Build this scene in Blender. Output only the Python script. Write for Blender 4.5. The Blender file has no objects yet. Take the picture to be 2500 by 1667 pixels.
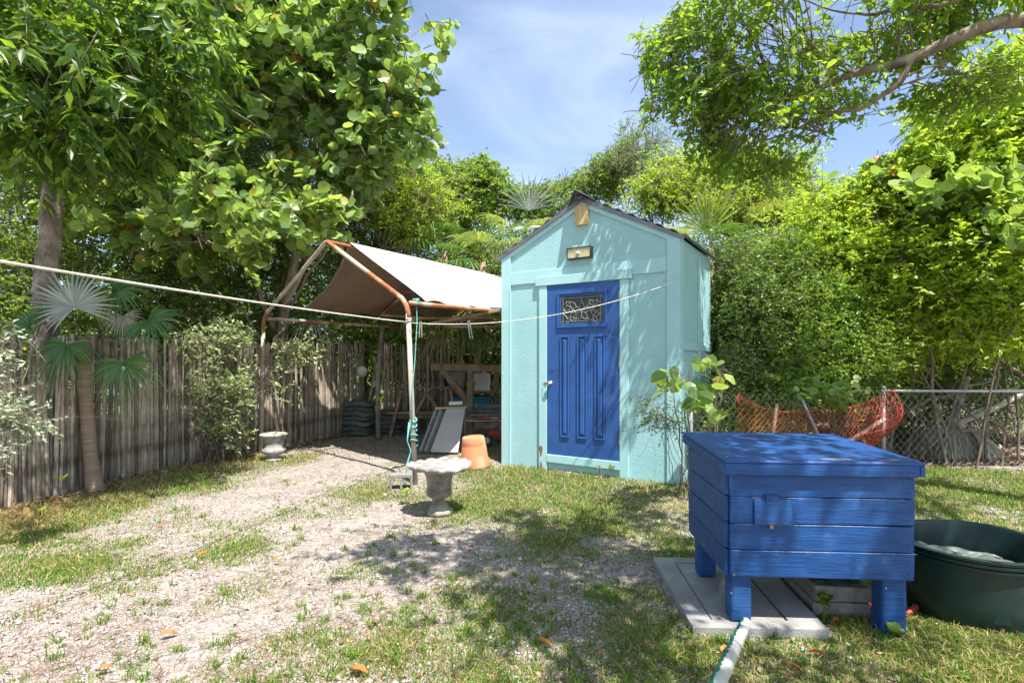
import bpy, math, random
import numpy as np
from mathutils import Vector, Matrix
R = math.radians
rng = np.random.default_rng(7)
random.seed(7)
SC = bpy.context.scene
COL = SC.collection

# ---------------------------------------------------------------- camera
EYE, F, HOR = 1.31, 1306.0, 880.0
cam = bpy.data.cameras.new('camera'); cam_o = bpy.data.objects.new('camera', cam); COL.objects.link(cam_o)
cam.sensor_width = 36.0; cam.lens = 36.0 * F / 2500.0; cam.shift_y = (HOR - 833.5) / 2500.0
cam.clip_start = 0.05; cam.clip_end = 2000
cam_o.location = (0, 0, EYE); cam_o.rotation_euler = (R(90), 0, 0)
SC.camera = cam_o

# ---------------------------------------------------------------- daylight
SUN = Vector((0.43, -0.903, 0)).normalized() * math.cos(R(65)); SUN.z = math.sin(R(65))
W = bpy.data.worlds.new('World'); SC.world = W; W.use_nodes = True
nt = W.node_tree; nt.nodes.clear()
sky = nt.nodes.new('ShaderNodeTexSky'); sky.sky_type = 'NISHITA'; sky.sun_disc = False
sky.sun_elevation = R(65); sky.sun_rotation = math.atan2(SUN.x, SUN.y)
sky.air_density = 1.0; sky.dust_density = 1.0; sky.ozone_density = 1.1
bg = nt.nodes.new('ShaderNodeBackground'); bg.inputs['Strength'].default_value = 0.112
out = nt.nodes.new('ShaderNodeOutputWorld')
tc = nt.nodes.new('ShaderNodeTexCoord'); mp = nt.nodes.new('ShaderNodeMapping')
mp.inputs['Scale'].default_value = (1.2, 1.8, 3.2); mp.inputs['Rotation'].default_value = (0.3, 0.5, 0.4)
nz = nt.nodes.new('ShaderNodeTexNoise'); nz.inputs['Scale'].default_value = 1.6; nz.inputs['Detail'].default_value = 7
nz.inputs['Roughness'].default_value = 0.52; nz.inputs['Distortion'].default_value = 0.5
rp = nt.nodes.new('ShaderNodeValToRGB'); rp.color_ramp.elements[0].position = 0.42; rp.color_ramp.elements[1].position = 0.78
rp.color_ramp.elements[0].color = (0.02, 0.02, 0.02, 1); rp.color_ramp.elements[1].color = (0.32, 0.32, 0.32, 1)
mx = nt.nodes.new('ShaderNodeMix'); mx.data_type = 'RGBA'
mx.inputs[7].default_value = (8.2, 9.0, 10.4, 1)
L = nt.links
L.new(tc.outputs['Generated'], mp.inputs['Vector']); L.new(mp.outputs[0], nz.inputs['Vector']); L.new(nz.outputs['Fac'], rp.inputs[0])
L.new(rp.outputs[0], mx.inputs[0]); L.new(sky.outputs[0], mx.inputs[6]); L.new(mx.outputs[2], bg.inputs['Color']); L.new(bg.outputs[0], out.inputs[0])
sl = bpy.data.lights.new('sun', 'SUN'); sl.energy = 4.9; sl.angle = R(0.53); sl.color = (1.0, 0.955, 0.89)
so = bpy.data.objects.new('sun', sl); COL.objects.link(so); so.rotation_euler = SUN.to_track_quat('Z', 'Y').to_euler(); so.location = (6, -8, 20)
SC.view_settings.view_transform = 'Standard'; SC.view_settings.look = 'None'
SC.view_settings.exposure = 1.12; SC.view_settings.gamma = 1.0; SC.view_settings.use_curve_mapping = False
SC.render.engine = 'CYCLES'; SC.cycles.max_bounces = 8; SC.cycles.diffuse_bounces = 4; SC.cycles.transmission_bounces = 6
SC.cycles.use_denoising = True; SC.cycles.use_light_tree = False

# ---------------------------------------------------------------- helpers: points
def gp(px, py, z=0.0):                      # where a line of sight meets height z
    d = (EYE - z) * F / (py - HOR); return Vector(((px - 1250) / F * d, d, z))
def dp(px, py, d):                          # point at depth d
    return Vector(((px - 1250) / F * d, d, EYE + (HOR - py) / F * d))

# ---------------------------------------------------------------- helpers: meshes
class MB:
    def __init__(s): s.v = []; s.f = []
    def add(s, vs, fs):
        n = len(s.v); s.v += [tuple(v) for v in vs]; s.f += [tuple(i + n for i in f) for f in fs]; return s
    def box(s, x0, x1, y0, y1, z0, z1):
        return s.add([(x0,y0,z0),(x1,y0,z0),(x1,y1,z0),(x0,y1,z0),(x0,y0,z1),(x1,y0,z1),(x1,y1,z1),(x0,y1,z1)],
                     [(0,3,2,1),(4,5,6,7),(0,1,5,4),(1,2,6,5),(2,3,7,6),(3,0,4,7)])
    def bar(s, p, q, w, h, up=(0,0,1)):
        p = Vector(p); q = Vector(q); d = (q - p).normalized(); u = Vector(up)
        if abs(d.dot(u)) > 0.98: u = Vector((0, 1, 0))
        a = d.cross(u).normalized(); b = a.cross(d).normalized()
        vs = [c + a * (sx * w / 2) + b * (sz * h / 2) for c in (p, q) for sx, sz in ((-1,-1),(1,-1),(1,1),(-1,1))]
        return s.add(vs, [(3,2,1,0),(4,5,6,7),(0,1,5,4),(1,2,6,5),(2,3,7,6),(3,0,4,7)])
    def tube(s, pts, rad, n=8, cap=True):
        pts = [Vector(p) for p in pts]; m = len(pts)
        if not hasattr(rad, '__len__'): rad = [rad] * m
        base = len(s.v); ref = None
        for i, p in enumerate(pts):
            t = (pts[min(i+1, m-1)] - pts[max(i-1, 0)]).normalized()
            if ref is None:
                ref = Vector((0,0,1)) if abs(t.z) < 0.9 else Vector((1,0,0))
            a = (ref - t * ref.dot(t)).normalized(); b = t.cross(a); ref = a
            for k in range(n):
                w = 2 * math.pi * k / n; s.v.append(tuple(p + (a * math.cos(w) + b * math.sin(w)) * rad[i]))
        for i in range(m - 1):
            for k in range(n):
                k2 = (k + 1) % n; s.f.append((base+i*n+k, base+i*n+k2, base+(i+1)*n+k2, base+(i+1)*n+k))
        if cap:
            s.f.append(tuple(base + k for k in reversed(range(n)))); s.f.append(tuple(base + (m-1)*n + k for k in range(n)))
        return s
    def lathe(s, prof, n=24, c=(0,0,0), fn=None, cap=True):
        base = len(s.v); m = len(prof)
        for i, (r, z) in enumerate(prof):
            for k in range(n):
                w = 2 * math.pi * k / n; rr, zz = (r, z) if fn is None else fn(r, z, w, i)
                s.v.append((c[0] + rr * math.cos(w), c[1] + rr * math.sin(w), c[2] + zz))
        for i in range(m - 1):
            for k in range(n):
                k2 = (k + 1) % n; s.f.append((base+i*n+k, base+i*n+k2, base+(i+1)*n+k2, base+(i+1)*n+k))
        if cap:
            s.f.append(tuple(base + k for k in reversed(range(n)))); s.f.append(tuple(base + (m-1)*n + k for k in range(n)))
        return s
    def grid(s, fn, nu, nv):
        base = len(s.v)
        for i in range(nu + 1):
            for j in range(nv + 1): s.v.append(tuple(fn(i / nu, j / nv)))
        for i in range(nu):
            for j in range(nv):
                a = base + i*(nv+1) + j; s.f.append((a, a+nv+1, a+nv+2, a+1))
        return s
    def xf(s, M):
        s.v = [tuple(M @ Vector(v)) for v in s.v]; return s

def link(name, data, m=None, parent=None, smooth=False):
    o = bpy.data.objects.new(name, data); COL.objects.link(o)
    if m is not None and not data.materials: data.materials.append(m)
    if parent is not None: o.parent = parent
    if smooth: data.shade_smooth()
    return o
def build(name, mb, m, parent=None, world=False, smooth=False, bevel=0, solid=0, auto=None):
    me = bpy.data.meshes.new(name); vs = mb.v
    if world and parent is not None:
        M = parent.matrix_basis.inverted(); vs = [tuple(M @ Vector(v)) for v in vs]
    me.from_pydata(vs, [], mb.f); me.update(); o = link(name, me, m, parent, smooth)
    if auto: me.shade_smooth(); me.set_sharp_from_angle(angle=R(auto))
    if solid:
        md = o.modifiers.new('s', 'SOLIDIFY'); md.thickness = solid; md.offset = 0
    if bevel:
        md = o.modifiers.new('b', 'BEVEL'); md.width = bevel; md.segments = 2 if bevel > 0.004 else 1; md.limit_method = 'ANGLE'; md.angle_limit = R(40)
    return o
def npmesh(name, V, T, m, parent=None, kind=None, attr=None):
    me = bpy.data.meshes.new(name); V = np.asarray(V, np.float32); T = np.asarray(T, np.int32)
    if parent is not None: V = V - np.array(parent.location, np.float32)
    k = T.shape[1]
    me.vertices.add(len(V)); me.vertices.foreach_set('co', V.ravel())
    me.loops.add(T.size); me.loops.foreach_set('vertex_index', T.ravel())
    me.polygons.add(len(T)); me.polygons.foreach_set('loop_start', np.arange(0, T.size, k, dtype=np.int32))
    me.update(calc_edges=True)
    if attr is not None:
        a = me.attributes.new('cover', 'FLOAT', 'POINT'); a.data.foreach_set('value', attr.astype(np.float32))
    o = link(name, me, m, parent)
    if kind: o['kind'] = kind
    return o
def tag(o, label=None, cat=None, group=None, kind=None):
    if label: o['label'] = label
    if cat: o['category'] = cat
    if group: o['group'] = group
    if kind: o['kind'] = kind
    return o
def thing(name, label, cat, loc=(0,0,0), rz=0.0, group=None):
    o = bpy.data.objects.new(name, None); COL.objects.link(o); o.empty_display_size = 0.1
    o.location = loc; o.rotation_euler = (0, 0, rz); o.matrix_basis = Matrix.Translation(Vector(loc)) @ Matrix.Rotation(rz, 4, 'Z')
    return tag(o, label, cat, group)
KIDS = {}
def dup(root, loc, rz=None, label=None):
    allk = [c for c in SC.objects if c.parent is not None]
    def rec(o, par):
        c = o.copy(); COL.objects.link(c)
        if par is not None: c.parent = par
        for k in allk:
            if k.parent == o: rec(k, c)
        return c
    r = rec(root, None); r.location = loc
    if rz is not None: r.rotation_euler = (0, 0, rz)
    if label: r['label'] = label
    return r

# ---------------------------------------------------------------- helpers: materials
def mat(name, c1, c2=None, rough=0.8, scale=8.0, stretch=(1,1,1), bump=0.0, bscale=60.0, spec=0.3, metal=0.0, detail=6,
        c3=None, c3scale=3.0, c3lo=0.55, c3hi=0.7, objrand=0.0, coord='Object', bstretch=None, lo=0.35, hi=0.68, transl=None):
    m = bpy.data.materials.new(name); m.use_nodes = True; n = m.node_tree; n.nodes.clear(); lk = n.links.new
    o = n.nodes.new('ShaderNodeOutputMaterial'); p = n.nodes.new('ShaderNodeBsdfPrincipled')
    p.inputs['Roughness'].default_value = rough; p.inputs['Metallic'].default_value = metal; p.inputs['Specular IOR Level'].default_value = spec
    tcn = n.nodes.new('ShaderNodeTexCoord')
    def noise(sc, st, seed=0.0, det=detail):
        a = n.nodes.new('ShaderNodeMapping'); a.inputs['Scale'].default_value = st; a.inputs['Location'].default_value = (seed, seed*0.7, seed*1.3)
        lk(tcn.outputs[coord], a.inputs[0]); b = n.nodes.new('ShaderNodeTexNoise'); b.inputs['Scale'].default_value = sc
        b.inputs['Detail'].default_value = det; b.inputs['Roughness'].default_value = 0.6; lk(a.outputs[0], b.inputs['Vector']); return b.outputs['Fac']
    def ramp(f, a, b, ca=(0,0,0), cb=(1,1,1)):
        r = n.nodes.new('ShaderNodeValToRGB'); r.color_ramp.elements[0].position = a; r.color_ramp.elements[1].position = b
        r.color_ramp.elements[0].color = (*ca, 1); r.color_ramp.elements[1].color = (*cb, 1); lk(f, r.inputs[0]); return r.outputs[0]
    def mix(f, a, b, mode='MIX'):
        x = n.nodes.new('ShaderNodeMix'); x.data_type = 'RGBA'; x.blend_type = mode
        if isinstance(f, float): x.inputs[0].default_value = f
        else: lk(f, x.inputs[0])
        for i, v in ((6, a), (7, b)):
            if isinstance(v, tuple): x.inputs[i].default_value = (*v[:3], 1)
            else: lk(v, x.inputs[i])
        return x.outputs[2]
    if c2 is None: c2 = tuple(v * 0.82 for v in c1)
    col = ramp(noise(scale, stretch), lo, hi, c2, c1)
    if c3 is not None: col = mix(ramp(noise(c3scale, (1,1,1), 5.3), c3lo, c3hi), col, c3)
    if objrand:
        oi = n.nodes.new('ShaderNodeObjectInfo'); mr = n.nodes.new('ShaderNodeMapRange')
        mr.inputs['To Min'].default_value = 1 - objrand; mr.inputs['To Max'].default_value = 1 + objrand * 0.6
        lk(oi.outputs['Random'], mr.inputs[0]); cc = n.nodes.new('ShaderNodeCombineColor')
        for i in range(3): lk(mr.outputs[0], cc.inputs[i])
        col = mix(1.0, col, cc.outputs[0], 'MULTIPLY')
    lk(col, p.inputs['Base Color'])
    if bump:
        bn = n.nodes.new('ShaderNodeBump'); bn.inputs['Strength'].default_value = bump; bn.inputs['Distance'].default_value = 0.01
        lk(noise(bscale, bstretch or stretch, 2.2, 4), bn.inputs['Height']); lk(bn.outputs[0], p.inputs['Normal'])
    sh = p.outputs[0]
    if transl:
        t = n.nodes.new('ShaderNodeBsdfTranslucent'); t.inputs[0].default_value = (*transl[1], 1)
        ms = n.nodes.new('ShaderNodeMixShader'); ms.inputs[0].default_value = transl[0]; lk(sh, ms.inputs[1]); lk(t.outputs[0], ms.inputs[2]); sh = ms.outputs[0]
    lk(sh, o.inputs[0]); return m

def leafmat(name, cols, tr=(0.25, 0.42, 0.03), trf=0.38, rough=0.42, spec=0.4):
    m = bpy.data.materials.new(name); m.use_nodes = True; n = m.node_tree; n.nodes.clear(); lk = n.links.new
    o = n.nodes.new('ShaderNodeOutputMaterial'); p = n.nodes.new('ShaderNodeBsdfPrincipled')
    p.inputs['Roughness'].default_value = rough; p.inputs['Specular IOR Level'].default_value = spec
    g = n.nodes.new('ShaderNodeNewGeometry'); oi = n.nodes.new('ShaderNodeObjectInfo')
    a = n.nodes.new('ShaderNodeMath'); a.operation = 'ADD'; lk(g.outputs['Random Per Island'], a.inputs[0]); lk(oi.outputs['Random'], a.inputs[1])
    fr = n.nodes.new('ShaderNodeMath'); fr.operation = 'FRACT'; lk(a.outputs[0], fr.inputs[0])
    r = n.nodes.new('ShaderNodeValToRGB'); e = r.color_ramp.elements
    e[0].position = cols[0][0]; e[0].color = (*cols[0][1], 1); e[1].position = cols[-1][0]; e[1].color = (*cols[-1][1], 1)
    for pos, c in cols[1:-1]:
        k = e.new(pos); k.color = (*c, 1)
    lk(fr.outputs[0], r.inputs[0]); lk(r.outputs[0], p.inputs['Base Color'])
    hs = n.nodes.new('ShaderNodeMix'); hs.data_type = 'RGBA'; hs.inputs[0].default_value = 0.55; hs.inputs[7].default_value = (*tr, 1)
    br = n.nodes.new('ShaderNodeMix'); br.data_type = 'RGBA'; br.blend_type = 'MULTIPLY'; br.inputs[0].default_value = 1.0; br.inputs[7].default_value = (2.2, 2.2, 1.4, 1)
    lk(r.outputs[0], br.inputs[6]); lk(br.outputs[2], hs.inputs[6])
    t = n.nodes.new('ShaderNodeBsdfTranslucent'); lk(hs.outputs[2], t.inputs[0])
    ms = n.nodes.new('ShaderNodeMixShader'); ms.inputs[0].default_value = trf
    lk(p.outputs[0], ms.inputs[1]); lk(t.outputs[0], ms.inputs[2]); lk(ms.outputs[0], o.inputs[0]); return m

AQUA = mat('aqua_paint', (0.34, 0.575, 0.585), (0.295, 0.52, 0.535), rough=0.6, scale=2.5, bump=0.42, bscale=55, bstretch=(1,1,0.75), spec=0.35, c3=(0.27,0.46,0.455), c3scale=1.3, c3lo=0.56, c3hi=0.9)
AQUAT = mat('aqua_trim_paint', (0.375, 0.615, 0.62), (0.335, 0.57, 0.58), rough=0.5, scale=3, bump=0.12, bscale=40, bstretch=(1,1,0.2), spec=0.35)
DOORB = mat('door_blue', (0.030, 0.105, 0.325), (0.022, 0.078, 0.245), rough=0.42, scale=4, bump=0.06, bscale=60, spec=0.4)
ROOFM = mat('grey_metal_roof', (0.22, 0.23, 0.25), (0.14, 0.145, 0.16), rough=0.45, scale=3, metal=0.4)
BOXB = mat('box_blue', (0.012, 0.080, 0.25), (0.007, 0.046, 0.165), rough=0.5, scale=9, stretch=(0.35,3.0,3.0), bump=0.35, bscale=26, bstretch=(0.35,4,4), spec=0.4,
           c3=(0.04,0.13,0.32), c3scale=6, c3lo=0.54, c3hi=0.80)
LIDB = mat('lid_blue', (0.018, 0.085, 0.28), (0.010, 0.048, 0.19), rough=0.48, scale=5, stretch=(1,0.4,1), bump=0.45, bscale=22, bstretch=(1.6,0.35,1), spec=0.45,
           c3=(0.22,0.20,0.17), c3scale=8, c3lo=0.70, c3hi=0.73)
PEEL = mat('bare_grey_wood', (0.30, 0.26, 0.20), (0.12, 0.10, 0.08), scale=20, stretch=(1,8,1))
CONC = mat('concrete', (0.36, 0.35, 0.33), (0.24, 0.235, 0.22), rough=0.9, scale=5, bump=0.5, bscale=90, c3=(0.15,0.14,0.12), c3scale=2.2, c3lo=0.58, c3hi=0.75)
BLOCK = mat('cinder_block', (0.34, 0.32, 0.28), (0.19, 0.18, 0.155), rough=0.95, scale=22, bump=1.0, bscale=110)
URNM = mat('weathered_cast_stone', (0.38, 0.335, 0.27), (0.13, 0.11, 0.085), rough=0.9, scale=7, bump=0.8, bscale=45, c3=(0.10,0.09,0.075), c3scale=5, c3lo=0.58, c3hi=0.75)
URNT = mat('pale_cast_stone', (0.47, 0.445, 0.41), (0.20, 0.185, 0.17), rough=0.9, scale=6, bump=0.7, bscale=50, c3=(0.12,0.115,0.11), c3scale=4, c3lo=0.55, c3hi=0.72)
TERRA = mat('terracotta', (0.60, 0.245, 0.125), (0.50, 0.19, 0.09), rough=0.85, scale=5, bump=0.2, bscale=60, c3=(0.66,0.36,0.24), c3scale=4)
PIPEW = mat('weathered_white_pipe', (0.50, 0.46, 0.40), (0.36, 0.31, 0.25), rough=0.6, scale=6, c3=(0.33,0.13,0.055), c3scale=2.6, c3lo=0.60, c3hi=0.68)
RUST = mat('rusty_pipe', (0.40, 0.15, 0.065), (0.24, 0.085, 0.04), rough=0.75, scale=9, c3=(0.52,0.42,0.33), c3scale=2.4, c3lo=0.50, c3hi=0.60)
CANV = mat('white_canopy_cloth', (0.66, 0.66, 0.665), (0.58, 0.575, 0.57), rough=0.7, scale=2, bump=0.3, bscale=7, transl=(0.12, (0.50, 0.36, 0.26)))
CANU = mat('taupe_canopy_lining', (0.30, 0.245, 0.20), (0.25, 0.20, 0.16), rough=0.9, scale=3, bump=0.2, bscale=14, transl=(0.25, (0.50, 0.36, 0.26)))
WOODO = mat('weathered_wood', (0.33, 0.24, 0.155), (0.17, 0.115, 0.07), rough=0.85, scale=6, stretch=(1,1,1), bump=0.4, bscale=30, c3=(0.36,0.33,0.27), c3scale=2)
WOODG = mat('grey_wood', (0.33, 0.29, 0.23), (0.16, 0.14, 0.11), rough=0.9, scale=10, bump=0.5, bscale=30)
PINE = mat('fresh_pine', (0.62, 0.46, 0.25), (0.47, 0.31, 0.15), rough=0.7, scale=4, stretch=(9,9,1.2))
STAKE = mat('weathered_cane_stake', (0.56, 0.465, 0.37), (0.16, 0.125, 0.09), rough=0.9, scale=5, stretch=(3,3,1.0), bump=0.9, bscale=30, bstretch=(2,2,0.6), objrand=0.62,
            c3=(0.30,0.19,0.12), c3scale=2.2, c3lo=0.58, c3hi=0.74)
BARK = mat('grey_brown_bark', (0.30, 0.24, 0.19), (0.11, 0.085, 0.065), c3=(0.44,0.385,0.32), c3scale=5, c3lo=0.5, c3hi=0.72, rough=0.9, scale=9, stretch=(1,1,0.5), bump=0.8, bscale=22, bstretch=(1,1,1.6))
TWIG = mat('pale_twig', (0.27, 0.22, 0.175), (0.13, 0.10, 0.075), rough=0.9, scale=6)
PALMB = mat('palm_bark', (0.36, 0.27, 0.195), (0.22, 0.15, 0.10), rough=0.9, scale=4, stretch=(0.6,0.6,9), bump=0.6, bscale=6, bstretch=(0.3,0.3,12))
ROPE = mat('white_rope', (0.74, 0.70, 0.60), (0.50, 0.46, 0.38), rough=0.8, scale=40, stretch=(1,1,1))
TEAL = mat('teal_rope', (0.16, 0.50, 0.46), (0.09, 0.32, 0.30), rough=0.7, scale=30)
GALV = mat('galvanised_steel', (0.50, 0.51, 0.52), (0.36, 0.37, 0.38), rough=0.45, metal=0.6, scale=8)
ORNG = mat('orange_plastic_net', (0.44, 0.060, 0.022), (0.32, 0.045, 0.02), rough=0.5, scale=5, spec=0.4)
TUBM = mat('dark_green_plastic', (0.010, 0.034, 0.029), (0.006, 0.022, 0.020), rough=0.42, scale=3, bump=0.12, bscale=180, spec=0.5, c3=(0.05,0.075,0.065), c3scale=3, c3lo=0.6, c3hi=0.85)
GREYP = mat('grey_weathered_plastic', (0.17, 0.19, 0.175), (0.06, 0.075, 0.07), rough=0.4, scale=8, stretch=(1,3,1), bump=0.5, bscale=14, spec=0.5, c3=(0.36,0.37,0.34), c3scale=7, c3lo=0.58, c3hi=0.66)
DARKM = mat('black_metal', (0.03, 0.03, 0.03), rough=0.4, spec=0.5)
BRASS = mat('satin_nickel', (0.62, 0.57, 0.48), rough=0.28, metal=1.0)
HINGE = mat('old_steel', (0.40, 0.33, 0.27), (0.25, 0.18, 0.13), rough=0.5, metal=0.7, scale=30)
GLASS = mat('dark_glass', (0.030, 0.038, 0.038), (0.015,0.02,0.02), rough=0.25, spec=0.35, scale=14)
CAME = mat('lead_came', (0.45, 0.47, 0.45), rough=0.4, metal=0.3)
LENS = mat('solar_lens', (0.60, 0.52, 0.33), (0.45, 0.38, 0.22), rough=0.15, spec=0.7, scale=30)
WHITEP = mat('white_plastic', (0.70, 0.70, 0.67), (0.52, 0.50, 0.45), rough=0.5, scale=4)
BLUEP = mat('blue_plastic', (0.02, 0.26, 0.42), rough=0.4)
GREYB = mat('pale_grey_board', (0.43, 0.42, 0.41), (0.37, 0.36, 0.35), rough=0.7, scale=3)
SANDB = mat('sandbag_fabric', (0.145, 0.165, 0.14), (0.075, 0.09, 0.08), rough=0.9, scale=9, bump=0.7, bscale=26, objrand=0.22)
PVC = None

# ---------------------------------------------------------------- ground cover field
CP = [(50,1290,.95),(250,1225,.95),(450,1170,.9),(600,1125,.8),(120,1370,.6),(300,1325,.45),(500,1345,.6),(600,1330,.55),(430,1440,.35),
 (150,1470,.35),(100,1600,.10),(400,1600,.12),(650,1600,.25),(650,1480,.15),(750,1300,.12),(700,1180,.12),(550,1235,.25),(420,1270,.5),(800,1150,.08),
 (900,1080,0),(950,1170,.4),(1020,1200,.6),(900,1250,.18),(1000,1330,.3),(1200,1150,.85),(1150,1220,.75),(1300,1180,.85),(1500,1210,.8),
 (1350,1300,.7),(1150,1400,.4),(1100,1500,.32),(900,1600,.35),(850,1480,.32),(1300,1450,.33),(1400,1600,.5),(1550,1330,.5),(1600,1600,.6),
 (1750,1620,.75),(2000,1600,.65),(2100,1540,.7),(2300,1600,.8),(2450,1640,.75),(2300,1200,.95),(2400,1185,.95),(2480,1240,.7),(1560,1450,.5),
 (1480,1400,.35),(1250,1550,.42),(2450,1120,.02),(2250,1100,.1),(1050,1080,.03),(800,1060,0),(1250,1128,.7),(1330,1136,.75),(1420,1148,.75),(1500,1162,.8),(1600,1182,.6),(1700,1300,.5),(1900,1300,.2),(100,1180,.3),(1300,1080,.2),(1600,1130,.3)]
CPW = np.array([[*gp(a, b)[:2], c] for a, b, c in CP])
def vnoise(x, y, f, seed):                 # cheap tiling-free value noise
    x = x * f + seed * 17.13; y = y * f + seed * 7.77
    xi = np.floor(x).astype(np.int64); yi = np.floor(y).astype(np.int64); xf = x - xi; yf = y - yi
    xf = xf*xf*(3-2*xf); yf = yf*yf*(3-2*yf)
    def h(a, b):
        n = (a * 374761393 + b * 668265263 + seed * 974711) & 0x7fffffff
        n = ((n ^ (n >> 13)) * 1274126177) & 0x7fffffff
        return ((n ^ (n >> 16)) & 0xffff) / 65535.0
    return (h(xi,yi)*(1-xf)+h(xi+1,yi)*xf)*(1-yf) + (h(xi,yi+1)*(1-xf)+h(xi+1,yi+1)*xf)*yf
def fbm(x, y, f, seed, o=4):
    s = 0; a = 0.5; t = 0
    for i in range(o): s = s + a * vnoise(x, y, f * 2**i, seed + i); t += a; a *= 0.5
    return s / t
def cover(x, y):
    d2 = (x[:,None]-CPW[:,0])**2 + (y[:,None]-CPW[:,1])**2
    w = 1 / (d2 / (0.15 + 0.05 * y[:,None]) ** 2 + 0.02) ** 1.6
    g = (w * CPW[:,2]).sum(1) / w.sum(1)
    n = fbm(x, y, 2.3, 3, 5)
    return np.clip((g - 0.72 + n * 0.95) * 1.7, 0, 1) ** 1.15 * np.clip(g * 3, 0, 1)
def gz(x, y):
    return (fbm(np.asarray(x, float), np.asarray(y, float), 0.9, 11, 4) - 0.5) * 0.05 - 0.012

# ground sheet: fine near the camera, wide beyond
def axis(a, b, step, far):
    c = list(np.arange(a, b + 1e-6, step)); s = step; e = [b]; q = [a]
    while e[-1] < far: s *= 1.35; e.append(e[-1] + s)
    s = step
    while q[-1] > -far: s *= 1.35; q.append(q[-1] - s)
    return np.array(q[:0:-1] + c + e[1:])
gx = axis(-5.4, 5.6, 0.045, 420); gy = axis(1.5, 10.5, 0.045, 420)
X, Y = np.meshgrid(gx, gy, indexing='ij'); xf_, yf_ = X.ravel(), Y.ravel()
near = (np.abs(xf_) < 6.5) & (yf_ > 0.8) & (yf_ < 11.5)
cv = np.zeros(len(xf_)); cv[near] = cover(xf_[near], yf_[near])
cv[((xf_>1.85)&(yf_>np.interp(xf_,[1.8,4.6,8],[5.5,6.6,6.75])+0.05))|(xf_<np.interp(yf_,[3.9,4.73,5.9,6.84,7.85,8.55,9.95],[-4.70,-4.52,-4.33,-4.12,-3.62,-3.42,-2.72]))|(yf_>10.4)] = 1.0
Z = gz(xf_, yf_) + (fbm(xf_, yf_, 9, 5, 3) - 0.5) * 0.018 * (np.hypot(xf_, yf_) < 14)
nx, ny = len(gx), len(gy); ii = (np.arange(nx-1)[:,None]*ny + np.arange(ny-1)[None,:]).ravel()
def gmat():
    m = bpy.data.materials.new('ground_soil'); m.use_nodes = True; n = m.node_tree; n.nodes.clear(); lk = n.links.new
    o = n.nodes.new('ShaderNodeOutputMaterial'); p = n.nodes.new('ShaderNodeBsdfPrincipled'); p.inputs['Roughness'].default_value = 0.95; p.inputs['Specular IOR Level'].default_value = 0.15
    t = n.nodes.new('ShaderNodeTexCoord')
    def nz(s, d=6, r=0.6):
        b = n.nodes.new('ShaderNodeTexNoise'); b.inputs['Scale'].default_value = s; b.inputs['Detail'].default_value = d; b.inputs['Roughness'].default_value = r; lk(t.outputs['Object'], b.inputs[0]); return b.outputs['Fac']
    def rp(f, a, b, ca, cb):
        r = n.nodes.new('ShaderNodeValToRGB'); r.color_ramp.elements[0].position = a; r.color_ramp.elements[1].position = b
        r.color_ramp.elements[0].color = (*ca, 1); r.color_ramp.elements[1].color = (*cb, 1); lk(f, r.inputs[0]); return r.outputs[0]
    def mx(f, a, b):
        x = n.nodes.new('ShaderNodeMix'); x.data_type = 'RGBA'; lk(f, x.inputs[0]); lk(a, x.inputs[6])
        if isinstance(b, tuple): x.inputs[7].default_value = (*b, 1)
        else: lk(b, x.inputs[7])
        return x.outputs[2]
    sand = rp(nz(3.0), 0.35, 0.7, (0.26, 0.215, 0.18), (0.42, 0.365, 0.318))
    v = n.nodes.new('ShaderNodeTexVoronoi'); v.inputs['Scale'].default_value = 75; v.inputs['Randomness'].default_value = 1; lk(t.outputs['Object'], v.inputs[0])
    peb = rp(v.outputs['Color'], 0.35, 0.75, (0.18, 0.152, 0.13), (0.53, 0.485, 0.445))
    c = mx(rp(nz(7, 4), 0.42, 0.56, (0,0,0), (0.8,0.8,0.8)), sand, peb)
    c = mx(rp(nz(16, 5), 0.55, 0.64, (0,0,0), (0.7,0.7,0.7)), c, (0.15, 0.105, 0.075))
    at = n.nodes.new('ShaderNodeAttribute'); at.attribute_name = 'cover'
    dirt = rp(nz(20, 5), 0.35, 0.7, (0.10, 0.085, 0.045), (0.24, 0.19, 0.115))
    c = mx(rp(at.outputs['Fac'], 0.15, 0.9, (0,0,0), (0.85,0.85,0.85)), c, dirt)
    lk(c, p.inputs['Base Color'])
    b = n.nodes.new('ShaderNodeBump'); b.inputs['Strength'].default_value = 0.9; b.inputs['Distance'].default_value = 0.012
    ad = n.nodes.new('ShaderNodeMath'); lk(nz(60, 4), ad.inputs[0]); lk(v.outputs['Distance'], ad.inputs[1]); lk(ad.outputs[0], b.inputs['Height']); lk(b.outputs[0], p.inputs['Normal'])
    lk(p.outputs[0], o.inputs[0]); return m
GROUND = gmat()
g_o = npmesh('ground', np.stack([xf_, yf_, Z], 1), np.stack([ii, ii+ny, ii+ny+1, ii+1], 1), GROUND, attr=cv)
tag(g_o, 'pale coral sand yard with patchy grass', kind='structure'); g_o.data.shade_smooth()

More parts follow.
